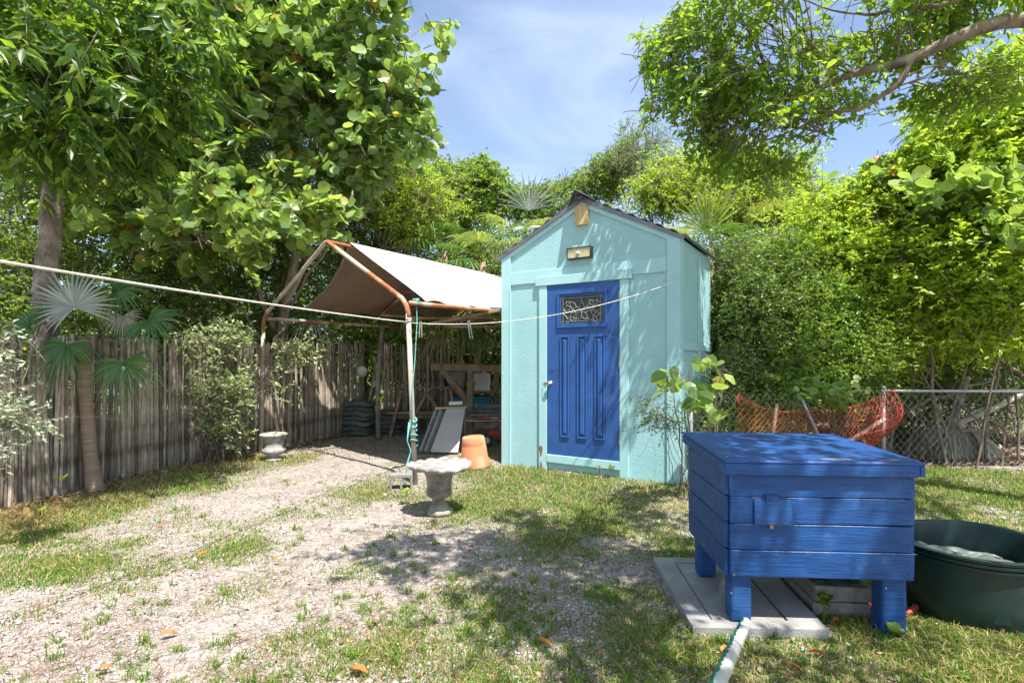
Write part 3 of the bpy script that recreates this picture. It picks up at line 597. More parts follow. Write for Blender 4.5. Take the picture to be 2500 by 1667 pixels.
# ---------------------------------------------------------------- concrete slab under it
sb = thing('concrete_slab', 'flat concrete pad with a framed inner cover under the blue box', 'concrete slab', (1.2,3.0,0))
c4 = [Vector((0.865,2.555,0)),Vector((1.50,2.535,0)),Vector((1.60,3.44,0)),Vector((0.915,3.47,0))]
def quadslab(c, z0, z1):
    return MB().add([(p.x,p.y,z0) for p in c]+[(p.x,p.y,z1) for p in c], [(3,2,1,0),(4,5,6,7),(0,1,5,4),(1,2,6,5),(2,3,7,6),(3,0,4,7)])
def bil(u,v): return c4[0].lerp(c4[1],u).lerp(c4[3].lerp(c4[2],u),v)
F0 = [(0,0),(1,0),(1,1),(0,1)]; I0 = [(0.17,0.09),(0.76,0.09),(0.76,0.91),(0.17,0.91)]; I1 = [(0.185,0.10),(0.745,0.10),(0.745,0.90),(0.185,0.90)]
fr = MB()
for k in range(4):
    k2 = (k+1)%4; q = [bil(*F0[k]),bil(*F0[k2]),bil(*I0[k2]),bil(*I0[k])]
    for zz in (0.036,): fr.add([(p.x,p.y,zz) for p in q],[(0,1,2,3)])
    fr.add([(q[0].x,q[0].y,-0.03),(q[1].x,q[1].y,-0.03),(q[1].x,q[1].y,0.036),(q[0].x,q[0].y,0.036)],[(0,1,2,3)])
    fr.add([(q[3].x,q[3].y,0.0),(q[2].x,q[2].y,0.0),(q[2].x,q[2].y,0.036),(q[3].x,q[3].y,0.036)],[(3,2,1,0)])
build('rim', fr, CONC, sb, world=True)
build('cover', quadslab([bil(*p) for p in I1], 0.0, 0.034), CONC, sb, world=True, bevel=0.003)
MOSS = mat('dark_moss', (0.05,0.055,0.03),(0.02,0.02,0.012), rough=1, scale=40, bump=1, bscale=60)
build('joint_dirt', quadslab([bil(*p) for p in I0], -0.01, 0.024), MOSS, sb, world=True)
# foam-like cinder blocks with dark green slats
bA = gp(1978,1500); cA = [Vector((1.555,2.76,0)),Vector((1.835,2.735,0)),Vector((1.90,3.12,0)),Vector((1.60,3.15,0))]
random.seed(8)
for i,(z0,z1,lb) in enumerate(((-0.01,0.062,'lower pale cinder block lying in the grass under the blue box'),(0.066,0.145,'upper cinder block resting on another beneath the blue box, green slats on top'))):
    t = thing('cinder_block', lb, 'block', (1.7,2.9,0), group='cinder blocks under the blue box')
    cc = [p+Vector((0.012*i,0.008*i,0)) for p in cA]
    build('block', wobble(quadslab(cc,z0,z1),0.003), BLOCK, t, world=True, bevel=0.006)
for i,(a,b) in enumerate((((1.60,2.79),(1.66,3.14)),((1.79,2.79),(1.83,3.12)))):
    tag(build('green_slat', MB().bar((*a,0.158),(*b,0.158),0.045,0.022), mat('dark_green_paint'+str(i),(0.015,0.07,0.02),(0.008,0.035,0.012),rough=0.5,scale=12), None, bevel=0.002),
        ['dark green slat on the cinder block, nearer the concrete slab','dark green slat on the cinder block, nearer the black green tub'][i],'slat')
tag(build('broken_stone', wobble(MB().lathe([(0.03,-0.03),(0.045,0.0),(0.04,0.05),(0.02,0.085)],7,(1.175,2.92,0.036)),0.006), BLOCK, None), 'rough stone lump on the concrete slab behind the front leg of the blue box', 'stone')
# pipe half painted green
pm = mat('half_painted_pipe', (0.62,0.60,0.54),(0.48,0.46,0.40), rough=0.45, scale=8, c3=(0.30,0.28,0.22), c3scale=9, c3lo=0.6, c3hi=0.75)
n = pm.node_tree; pr = [x for x in n.nodes if x.type=='BSDF_PRINCIPLED'][0]; src = pr.inputs['Base Color'].links[0].from_socket
t_ = n.nodes.new('ShaderNodeTexCoord'); sx_ = n.nodes.new('ShaderNodeSeparateXYZ'); n.links.new(t_.outputs['Object'], sx_.inputs[0])
nn = n.nodes.new('ShaderNodeTexNoise'); nn.inputs['Scale'].default_value = 26; nn.inputs['Detail'].default_value = 4; n.links.new(t_.outputs['Object'], nn.inputs[0])
a_ = n.nodes.new('ShaderNodeMath'); a_.operation='MULTIPLY_ADD'; a_.inputs[1].default_value = 0.035; n.links.new(nn.outputs['Fac'], a_.inputs[0]); n.links.new(sx_.outputs['X'], a_.inputs[2])
lt = n.nodes.new('ShaderNodeMath'); lt.operation='LESS_THAN'; lt.inputs[1].default_value = 0.012; n.links.new(a_.outputs[0], lt.inputs[0])
mxn = n.nodes.new('ShaderNodeMix'); mxn.data_type='RGBA'; mxn.inputs[7].default_value=(0.01,0.13,0.075,1); n.links.new(lt.outputs[0], mxn.inputs[0]); n.links.new(src, mxn.inputs[6]); n.links.new(mxn.outputs[2], pr.inputs['Base Color'])
P0 = dp(1820,1520,2.60); P1 = dp(1752,1667,1.74); P2 = P0 + (P1-P0)*1.35
d_ = (P2-P0); po = thing('plastic_pipe', 'white pipe with flaking green paint pointing at the front leg of the blue box', 'pipe', P0)
q_ = d_.to_track_quat('Z','Y').to_matrix().to_4x4(); Ln = d_.length; rr = 0.026
tb = MB().lathe([(rr-0.004,0.05),(rr-0.004,0),(rr,0),(rr,Ln*.5),(rr,Ln),(rr-0.004,Ln),(rr-0.004,Ln-0.05)],20,cap=False)
po.rotation_euler = q_.to_euler(); po.matrix_basis = Matrix.Translation(P0) @ q_
build('tube', tb, pm, po, auto=40)
build('bore', MB().lathe([(rr-0.0045,0.045),(rr-0.0045,0.046)],16), DARKM, po)
# orange plastic scrap
for i,(pts_,lb) in enumerate((([gp(2192,1474,0.02),gp(2202,1490,0.012),gp(2215,1497,0.012),gp(2228,1488,0.02),gp(2236,1480,0.03)],'curled orange plastic strip in the grass between the blue box and the tub'),([gp(2120,1470,0.02),gp(2126,1476,0.02),gp(2128,1488,0.01)],'orange scrap showing beside the cinder block'))):
    tag(build('orange_strip', MB().tube(pts_, [0.008,0.013,0.012,0.013,0.018][:len(pts_)], 7), ORNG, None, smooth=True), lb, 'plastic scrap')

# ---------------------------------------------------------------- green tub
tub = thing('stock_tub', 'dark green black plastic tub with ribbed rim beside the blue box', 'tub', (2.43,2.85,0))
def oval(r,z,w,i): return (r*(1+0.07*math.cos(2*(w-0.6))) + (0.004*math.sin(3*w+1) if i>4 else 0), z + (0.006*math.sin(2*w+0.5) if i>4 else 0))
prf = [(0.0,0.0),(0.295,0.0),(0.305,0.012),(0.315,0.12),(0.327,0.27),(0.333,0.300),(0.352,0.303),(0.354,0.315),(0.344,0.319),(0.344,0.323),(0.358,0.326),(0.360,0.338),(0.350,0.342),(0.350,0.346),(0.362,0.349),(0.364,0.360),(0.352,0.366),(0.338,0.362),(0.331,0.345),(0.318,0.20),(0.305,0.05),(0.0,0.045)]
build('shell', MB().lathe(prf, 72, fn=oval, cap=False), TUBM, tub, auto=50)
mb = MB(); mb.grid(lambda u,v: (0.27*u*math.cos(v*2*math.pi)+0.01, 0.24*u*math.sin(v*2*math.pi)+0.02, 0.265+0.035*math.cos(v*2*math.pi+2.6)*u+0.008*math.sin(9*v*6.28)*u*u+0.012*math.sin(u*9+v*14)), 14, 48)
lidp = tag(build('sunken_lid', mb.xf(Matrix.Translation((2.37,2.87,0))), GREYP, None, solid=0.008, smooth=True), 'crumpled grey plastic lid lying aslant inside the dark green tub', 'lid')

# ---------------------------------------------------------------- urns and flower pot
ur = thing('shell_rim_urn', 'stone garden urn with a wide scalloped dish rim in front of the carport post', 'urn', (gp(1074,1246).x, 4.63, 0))
body = [(0.0,-0.01),(0.118,-0.01),(0.120,0.012),(0.112,0.028),(0.092,0.045),(0.06,0.085),(0.046,0.105),(0.052,0.118),(0.075,0.13),(0.103,0.150),(0.112,0.175),(0.104,0.195),(0.101,0.203),(0.108,0.207),(0.104,0.22),(0.108,0.27),(0.118,0.32),(0.134,0.355),(0.140,0.362),(0.140,0.38),(0.146,0.392)]
def bfn(r,z,w,i):
    if 8<=i<=11: r *= 1+0.028*abs(math.sin(w*9))
    if 13<=i<=16: r *= 1+0.03*math.sin(w*5+z*50)*math.sin(z*70+w*2)
    if i<=4 and i>=1: r *= 1+0.03*math.cos(w*8)
    return r,z
build('body', MB().lathe(body,72,fn=bfn), URNM, ur, smooth=True)
dish = [(0.0,0.382),(0.13,0.384),(0.18,0.378),(0.235,0.376),(0.262,0.392),(0.268,0.412),(0.252,0.424),(0.215,0.420),(0.15,0.412),(0.0,0.405)]
def dfn(r,z,w,i):
    k = abs(math.sin(w*7)); a = max(0,(r-0.13)/0.14)
    return r*(1+0.055*a*k), z + a*0.016*(k-0.5)*(1) + 0.010*a*math.sin(2*w)
build('dish', MB().lathe(dish,112,fn=dfn,cap=False), URNT, ur, smooth=True)
u2 = thing('small_urn', 'small pale squat urn by the cane fence under the silver shrub', 'urn', (gp(668,1122).x, gp(668,1122).y, 0))
p2 = [(0.0,0),(0.11,0),(0.112,0.018),(0.09,0.03),(0.06,0.045),(0.062,0.06),(0.10,0.075),(0.135,0.10),(0.145,0.13),(0.128,0.155),(0.120,0.165),(0.122,0.22),(0.135,0.27),(0.152,0.30),(0.166,0.315),(0.17,0.335),(0.155,0.342),(0.14,0.33),(0.125,0.27),(0.0,0.26)]
build('body', MB().lathe([(r*1.02,z*1.02) for r,z in p2],60,fn=lambda r,z,w,i:(r*(1+(0.03*math.sin(6*w)*math.sin(z*60) if 10<=i<=13 else 0)+(0.025*abs(math.sin(8*w)) if 6<=i<=9 else 0)),z),cap=False), URNT, u2, smooth=True)
tp = thing('terracotta_pot', 'big orange terracotta flower pot standing upside down by the shed corner', 'flower pot', (gp(1160,1138).x, 6.66, 0))
pp = [(0.185,0.0),(0.187,0.012),(0.178,0.06),(0.172,0.10),(0.165,0.12),(0.152,0.255),(0.148,0.262),(0.150,0.275),(0.138,0.352),(0.130,0.368),(0.10,0.372),(0.03,0.366),(0.0,0.366)]
def pfn(r,z,w,i):
    return (r*(1+(0.018*max(0,math.sin(6*w))*math.sin((z-0.12)*23) if 4<=i<=5 else 0)), z)
o = build('body', MB().lathe(pp,60,fn=pfn,cap=False), TERRA, tp, smooth=True); 
tp.rotation_euler = (R(2), R(-4), 0)
# hollow block at the post foot
cb = thing('hollow_block', 'pale hollow concrete block at the foot of the white carport post', 'block', (gp(982,1184).x, 5.58, 0), R(12))
build('web', MB().box(-0.12,0.11,-0.07,0.07,0.10,0.135), BLOCK, cb, bevel=0.006)
for x in (-0.12,-0.015,0.09): build('web', MB().box(x,x+0.025,-0.07,0.07,-0.02,0.10), BLOCK, cb, bevel=0.004)

# ---------------------------------------------------------------- things stored under the carport
def sandbag(i, p, rz_, sx, sy, sz, lb):
    o = thing('sandbag', lb, 'sandbag', p, rz_, 'sandbags piled by the cane fence'); mb = MB(); n1, n2 = 18, 9
    rs = random.Random(i*3+1); ph = rs.uniform(0,6)
    for a in range(n2+1):
        th = math.pi*a/n2
        for b in range(n1):
            w_ = 2*math.pi*b/n1; ex = 0.55
            f = lambda v,e: math.copysign(abs(v)**e, v)
            x = sx*f(math.sin(th),0.6)*f(math.cos(w_),ex); y = sy*f(math.sin(th),0.6)*f(math.sin(w_),ex); z = sz*f(math.cos(th),0.8)
            z += 0.016*math.sin(x*12+ph)*math.cos(y*9+ph) - 0.28*x*x*(0.6+0.5*math.sin(ph)) + 0.006*math.sin(x*40+y*30+ph); mb.v.append((x,y,z+sz))
    for a in range(n2):
        for b in range(n1):
            b2=(b+1)%n1; mb.f.append((a*n1+b,(a+1)*n1+b,(a+1)*n1+b2,a*n1+b2))
    build('bag', mb, SANDB, o, smooth=True)
NAMES = ['bottom','second from the ground','third from the ground','middle','fifth from the ground','second from the top','top']
for i in range(7):
    sandbag(i, (-2.70+random.uniform(-.035,.035), 9.40+random.uniform(-.03,.03), i*0.083), R(-8+random.uniform(-16,16)), random.uniform(.245,.29),0.19,random.uniform(.048,.056), f'{NAMES[i]} sandbag of the taller grey green pile under the white ball')
N5 = ['bottom','second','middle','fourth','top']
for i in range(5):
    sandbag(i+20, (-2.25+random.uniform(-.03,.03), 9.62+random.uniform(-.03,.03), i*0.083), R(-5+random.uniform(-16,16)), random.uniform(.225,.27),0.19,random.uniform(.048,.056), f'{N5[i]} sandbag, counted from the ground, of the lower pile behind the grey pole')
def sawhorse(loc, rz_, Ln, H, lb, top=0.14):
    t = thing('sawhorse', lb, 'sawhorse', loc, rz_, 'weathered wooden trestles'); sp = 0.20
    build('top_board', MB().box(-Ln/2-0.1,Ln/2+0.1,-top/2,top/2,H,H+0.035), WOODO, t, bevel=0.003)
    for x in (-Ln/2, Ln/2):
        for s_ in (-1,1): build('leg', MB().bar((x-0.03*s_*0+ (0.05 if x>0 else -0.05), s_*sp,-.02),(x, s_*0.045,H-0.001),0.045,0.085), WOODO, t, bevel=0.002)
        build('brace', MB().bar((x,-0.13,H*0.42),(x,0.13,H*0.42),0.03,0.08), WOODO, t)
    build('stretcher', MB().box(-Ln/2,Ln/2,-0.02,0.02,H*0.36,H*0.36+0.09), WOODO, t)
sawhorse((-1.62,9.75,0), R(-2), 0.85, 0.80, 'long weathered sawhorse in front of the rear cane fence')
t = thing('picnic_table_end', 'old wooden trestle with crossed legs between sawhorse and sandbags', 'trestle', (-1.50,9.35,0), R(4))
for a,b in (((-0.62,0,-.02),(-0.42,0,0.80)),((-0.20,0,0.35),(0.05,0,0.82)),((0.28,0,0.35),(-0.02,0,0.80)),((0.55,0,-.02),(0.42,0,0.80))): build('leg', MB().bar(a,b,0.05,0.10,(0,1,0)), WOODO, t, bevel=0.002)
build('rail', MB().box(-0.6,0.6,0.03,0.06,0.30,0.39), WOODO, t); build('seat_board', MB().box(-0.66,0.62,-0.1,0.16,0.39,0.425), WOODO, t)
# timber rack
rk = thing('timber_rack', 'brown timber rack with a long top beam and diagonal brace beside the shed', 'rack', (-0.8,9.4,0))
build('top_beam', MB().bar((-1.42,9.35,1.205),(0.3,9.05,1.16),0.07,0.115), WOODO, rk, world=True, bevel=0.003)
build('post', MB().bar((-0.725,9.30,-.03),(-0.725,9.28,1.145),0.15,0.09,(1,0,0)), WOODO, rk, world=True, bevel=0.003)
build('brace', MB().bar((-1.22,9.36,1.14),(-0.78,9.32,0.62),0.08,0.10), WOODO, rk, world=True, bevel=0.003)
build('brace', MB().bar((-0.66,9.27,0.95),(-0.80,9.24,0.55),0.04,0.09), WOODO, rk, world=True, bevel=0.003)
build('rear_post', MB().bar((-0.30,10.1,-.03),(-0.30,10.1,1.145),0.09,0.09), WOODO, rk, world=True)
sf = tag(build('work_shelf', MB().box(-1.35,0.2,9.9,10.3,0.70,0.735).box(-1.3,-1.22,9.95,10.03,-0.03,0.70).box(-0.2,-0.12,9.95,10.03,-0.03,0.70), WOODO, None, bevel=0.003), 'low plank shelf behind the timber rack holding two buckets', 'shelf')
for i,(x,lb,mm) in enumerate(((-1.02,'round grey bucket on the shelf behind the timber rack',GREYB),)):
    t = thing('bucket', lb, 'bucket', (x,10.05,0.735)); build('pail', MB().lathe([(0.0,0),(0.135,0),(0.155,0.34),(0.165,0.345),(0.165,0.36),(0.14,0.36),(0.125,0.02),(0,0.02)],24,cap=False), mm, t, smooth=True)
t = thing('jerry_can', 'square white plastic jug on the shelf behind the rack post', 'jug', (-0.57,10.03,0.735))
build('body', MB().box(-0.16,0.16,-0.12,0.12,0,0.34), WHITEP, t, bevel=0.035); build('neck', MB().lathe([(0.04,0.335),(0.04,0.38),(0.0,0.38)],14,(0.05,0,0),cap=False), WHITEP, t)
t = thing('storage_crate', 'bright blue plastic crate on the ground below the shelf', 'crate', (-0.85,10.1,0.0))
build('bin', MB().box(-0.42,0.42,-0.17,0.17,0.30,0.60).box(-0.46,0.46,-0.20,0.20,0.60,0.635), BLUEP, t, bevel=0.01); build('stand', MB().box(-0.4,0.4,-0.15,0.15,-0.02,0.299), WOODO, t)
tag(build('pole', MB().tube([(-0.23,9.5,-0.02),(-0.09,9.6,1.12)],[0.018,0.018],8), PIPEW, None), 'thin pale pole leaning between the timber rack and the shed', 'pole')
# stack of sheets and boards right of the rack post
tags = [('rolled_tarpaulin',(-0.62,0.10,8.95,9.3,0.50,0.57),GREYP,'folded green grey tarpaulin on top of the board pile'),('ribbed_sheet',(-0.72,0.12,8.85,9.3,0.44,0.50),GREYP,'grey green ribbed panel in the board pile'),
        ('white_board',(-0.78,0.10,8.75,9.2,0.315,0.335),WHITEP,'thin white board near the bottom of the pile'),('brown_board',(-0.60,0.12,8.78,9.2,0.34,0.39),RUST,'reddish brown board in the pile by the shed'),('old_plank',(-0.60,0.14,8.70,8.85,0.20,0.30),WOODO,'thick yellowish plank carrying the board pile'),('deck_board',(-0.7,0.12,8.86,9.25,0.392,0.438),WOODG,'grey deck board under the ribbed panel')]
for nm,b,m_,lb in tags: tag(build(nm, wobble(MB().box(*b),0.006), m_, None, bevel=0.008), lb, nm.replace('_',' '))
for x in (-0.5,0.05): tag(build('pile_support', MB().box(x,x+0.06,8.72,9.2,-0.02,0.198), WOODO, None), 'short timber block under the board pile, ' + ('nearer the rack post' if x<0 else 'nearer the shed'), 'block')
t = thing('toy_car', 'small red wheeled cart tucked under the board pile', 'cart', (-0.33,8.35,0))
build('deck', MB().box(-0.05,0.30,-0.1,0.12,0.13,0.22), mat('red_plastic',(0.45,0.06,0.03),rough=0.5), t, bevel=0.02)
for x,y in ((-0.06,-0.13),(0.27,-0.13),(-0.06,0.13),(0.27,0.13)):
    wh = build('wheel', MB().tube([(x,y-0.02,0.085),(x,y+0.02,0.085)],0.085,20), DARKM, t); build('hub', MB().tube([(x,y-0.024,0.085),(x,y+0.024,0.085)],0.05,16), WHITEP, wh)
# leaning grey board, ladder and offcuts
t = thing('grey_board', 'pale grey flat board leaning on the timber trestle by the upturned pot', 'board', (-0.98,7.7,0))
bb = [dp(1053,1103,7.45),dp(1118,1104,7.45),dp(1136,996,7.8),dp(1093,996,7.8)]
bn = (bb[1]-bb[0]).cross(bb[3]-bb[0]).normalized()*0.02
build('sheet', MB().add([*bb,*[p-bn for p in bb]],[(0,1,2,3),(7,6,5,4),(0,4,5,1),(1,5,6,2),(2,6,7,3),(3,7,4,0)]), GREYB, t, world=True, bevel=0.003)
build('edge_strip', MB().bar(bb[0]+bn*.3,bb[3]+bn*.3,0.012,0.01), WHITEP, t, world=True)
t = thing('ladder', 'folded aluminium ladder leaning left of the pale grey board', 'ladder', (-1.2,7.6,0))
for o_ in (0,0.12):
    build('rail', MB().bar(dp(1028+o_*110,1103,7.55+o_),dp(1065+o_*110,1003,7.85+o_),0.025,0.07), GALV, t, world=True, bevel=0.002)
    build('rail', MB().bar(dp(1040+o_*110,1103,7.50+o_),dp(1078+o_*110,1003,7.80+o_),0.025,0.07), GALV, t, world=True, bevel=0.002)
for k in range(4):
    a = k*0.24+0.1; build('rung', MB().bar(dp(1028,1103,7.55).lerp(dp(1065,1003,7.85),a), dp(1053,1103,7.62).lerp(dp(1091,1003,7.92),a),0.03,0.02), GALV, t, world=True)
tag(build('trestle_board', MB().bar(dp(1062,996,7.9),dp(1140,993,7.95),0.12,0.03), PINE, None, bevel=0.003), 'yellowish plank across the tops of the ladder and grey board', 'plank')
tag(build('foam_block', MB().bar(dp(1097,984,7.92),dp(1130,983,7.92),0.12,0.05), WHITEP, None, bevel=0.006), 'cream block lying on the yellowish plank above the grey board', 'block')
tag(build('prop_stick', MB().bar(dp(1134,1105,7.9),dp(1136,985,7.95),0.03,0.03), WOODO, None), 'thin timber leg propping the yellowish plank', 'stick')

# ---------------------------------------------------------------- right side: wire fence and orange net
FA = Vector((1.83,5.48,0)); FB = Vector((4.60,6.58,0)); FC = Vector((7.6,6.75,0))
cf = thing('chain_link_fence', 'low galvanised chain link fence right of the orange net', 'fence', FA)
def chain(P, Q, z0, z1, cell=0.078, r=0.0021, n=3):
    d = (Q-P); L_ = d.length; d.normalize(); nr = Vector((-d.y,d.x,0)); k = int(L_/(cell)); hs = cell*0.56; mb = MB()
    nz_ = int((z1-z0)/hs)
    for i in range(k):
        for s_ in (0,):
            pts = []
            for j in range(nz_+1):
                off = cell*i + (cell*0.5 if j%2 else 0)*1.0*2 - (cell*0.5)
                pts.append(P + d*(off) + nr*(0.003 if j%2 else -0.003) + Vector((0,0,z0+hs*j)))
            mb.tube(pts, r, n, cap=False)
    return mb
def chain2(P,Q,z0,z1,cell=0.094):
    # woven zigzags: each wire swings half a cell either side of its own line
    d=(Q-P); L_=d.length; d.normalize(); nr=Vector((-d.y,d.x,0)); k=int(L_/(cell*0.5)); mb=MB(); hs=cell*0.55; nz_=int((z1-z0)/hs)
    for i in range(k):
        pts=[]
        for j in range(nz_+1):
            sgn = 1 if (j+i)%2 else -1
            pts.append(P+d*(cell*0.5*i+cell*0.25+sgn*cell*0.25)+nr*(0.003*sgn)+Vector((0,0,z0+hs*j)))
        mb.tube(pts,0.0017,3,cap=False)
    return mb
for P,Q in ((FA,FB),(FB,FC)):
    o = build('wire_mesh', chain2(P,Q,0.02,0.955), GALV, cf, world=True, smooth=True); o['kind']='stuff'
build('top_rail', MB().tube([FB+Vector((-.05,0,0.935)),FC+Vector((0,0,0.93))],0.019,10), GALV, cf, world=True, smooth=True)
for p,h_ in ((FB,0.97),(FC,0.97),(FA,1.05)):
    ps = build('post', MB().tube([p+Vector((0.03,0.09,-.05)),p+Vector((0.03,0.09,h_))],0.024,10), GALV, cf, world=True, smooth=True)
build('post_cap', MB().lathe([(0.034,0),(0.034,0.03),(0.02,0.045),(0,0.05)],12,tuple(FB+Vector((0.03,0.09,0.95)))), GALV, cf, world=True, smooth=True)
NT = thing('orange_net', 'sagging orange plastic safety net tied along the wire fence', 'net', FA)
dF = (FB-FA).normalized(); nF = Vector((dF.y,-dF.x,0)); LF = (FB-FA).length
def net(u, v):        # u along, v down
    s_ = 0.52 + u*(LF-0.52-0.0); top = 0.955 - 0.23*math.sin(math.pi*min(1,u*1.02))**1.0 - 0.06*math.sin(u*9)*(1-u)
    bot = 0.28*(1-u)**2*0 + 0.12 + 0.10*u
    bul = 0.10 + 0.12*math.sin(math.pi*v)*u**2 + 0.03*math.sin(u*17)*v
    if u > 0.72:
        k = (u-0.72)/0.28; s_ -= k*k*0.26*v; bul += 0.08*k*math.sin(v*5)
    z = top*(1-v)+bot*v
    return FA + dF*s_ + nF*bul + Vector((0,0,z))
nu, nv = 40, 11; st = MB()
for i in range(-nv, nu+1):
    for sgn in (1,-1):
        pts = []
        for j in range(nv+1):
            uu = (i + (j if sgn>0 else nv-j))/nu
            if 0<=uu<=1: pts.append(net(uu, j/nv))
        if len(pts)>1: st.tube(pts,0.0024,4,cap=False)
st.tube([net(i/50,0) for i in range(51)],0.006,5)
for j in range(1,nv): 
    if j%3==0: st.tube([net(0.7+0.3*i/20,j/nv) for i in range(21)],0.004,4)
for i in range(7): st.tube([net(0.78+0.034*i,j/nv) for j in range(nv+1)],0.0045,4)
o = build('mesh_strands', st, ORNG, NT, world=True, smooth=True); o['kind']='stuff'
build('tangle', MB().tube([net(0.0,0)+Vector((0.02*math.sin(t*3),-0.02,0.02*math.cos(t*2.3)-t*0.01)) for t in np.linspace(0,9,40)],0.004,4), ORNG, NT, world=True)
for i,(p,q,r_,mm,lb) in enumerate((((1885,1075,6.0),(1897,985,5.95),0.021,WOODO,'short brown stake upright behind the orange net near the shed'),((2003,1075,6.1),(1957,973,6.05),0.02,GALV,'pale pole leaning left against the orange net'),((2062,1085,6.2),(2160,1022,6.25),0.028,WOODG,'grey stick lying diagonally across the bunched end of the orange net'))):
    a_, b_ = dp(*p), dp(*q); k_ = (a_.z+0.03)/(b_.z-a_.z); a_ = a_-(b_-a_)*k_
    tag(build('stake', MB().tube([a_,a_.lerp(b_,.5),b_],[r_,r_*.95,r_*.85],8), mm, None, smooth=True), lb, 'stake')

# ---------------------------------------------------------------- vegetation engine
def nrm(a): return a / (np.linalg.norm(a, axis=1, keepdims=True) + 1e-9)
TPL = {  # leaf templates: (x along, y across, z lift), triangles
 'oval': (np.array([(0,0,0),(.32,.46,.07),(.32,-.46,.07),(.72,.36,.03),(.72,-.36,.03),(1,0,-.10),(.5,0,-.01)]), np.array([(0,6,1),(0,2,6),(1,6,3),(2,4,6),(3,6,5),(4,5,6)])),
 'lance': (np.array([(0,0,0),(.45,.5,.05),(.45,-.5,.05),(1,0,-.12),(.5,0,-.02)]), np.array([(0,4,1),(0,2,4),(1,4,3),(2,3,4)])),
 'small': (np.array([(0,0,0),(.45,.5,.03),(.5,-.5,.03),(1,0,-.06)]), np.array([(0,2,1),(1,2,3)])),
 'round': (np.array([(0.02,0,0),(.12,.34,.03),(.42,.52,.06),(.78,.42,.05),(1,.02,-.02),(.80,-.40,.06),(.42,-.52,.04),(.12,-.34,.03),(.5,0,-.03)]),
           np.array([(8,1,0),(8,2,1),(8,3,2),(8,4,3),(8,5,4),(8,6,5),(8,7,6),(8,0,7)])),
}
SKY = np.array([(985,-900),(1000,20),(1035,50),(1060,40),(1105,35),(1138,55),(1142,105),(1118,132),(1075,120),(1062,165),(1090,215),(1060,260),(1062,308),(1128,325),(1128,350),(1062,350),(1078,378),(1110,392),(1180,378),(1196,362),(1212,400),(1255,440),(1262,425),(1275,458),(1300,452),(1330,448),(1372,428),(1400,420),(1432,405),(1478,368),(1505,345),(1520,318),(1480,305),(1478,285),(1545,262),(1590,228),(1562,205),(1570,150),(1532,118),(1528,75),(1580,42),(1640,28),(1668,-10),(1690,-900)], float)
GAP = np.array([(2035,395),(2062,330),(2110,300),(2165,285),(2212,300),(2205,330),(2190,355),(2205,380),(2140,388),(2110,402),(2090,440),(2062,415),(2020,440),(1985,410)], float)
def inside(P, poly):
    x, y = P[:,0], P[:,1]; r = np.zeros(len(P), bool); j = len(poly)-1
    for i in range(len(poly)):
        xi, yi = poly[i]; xj, yj = poly[j]
        c = ((yi > y) != (yj > y)) & (x < (xj-xi)*(y-yi)/(yj-yi+1e-9)+xi); r ^= c; j = i
    return r
def view(P):
    d = np.maximum(P[:,1], 0.05); return np.stack([1250+F*P[:,0]/d, HOR-F*(P[:,2]-EYE)/d], 1)
def openings(P, gap=True):                 # the gaps between the crowns, where the trees have been cut back
    P = np.asarray(P, float); v = view(P); q = P*[5.1,4.3,5.7]; w = P*[17.,13.,15.]
    v = v + np.stack([15*np.sin(q[:,0]+q[:,2]*1.3)+9*np.sin(w[:,1]+w[:,2]), 15*np.sin(q[:,1]*1.7+q[:,0])+9*np.sin(w[:,0]-w[:,2])], 1); m = inside(v, SKY)
    if gap: m |= inside(v, GAP)
    return m & (P[:,1] > 0.3)
BALLS = np.array([(0,0,0,1)])
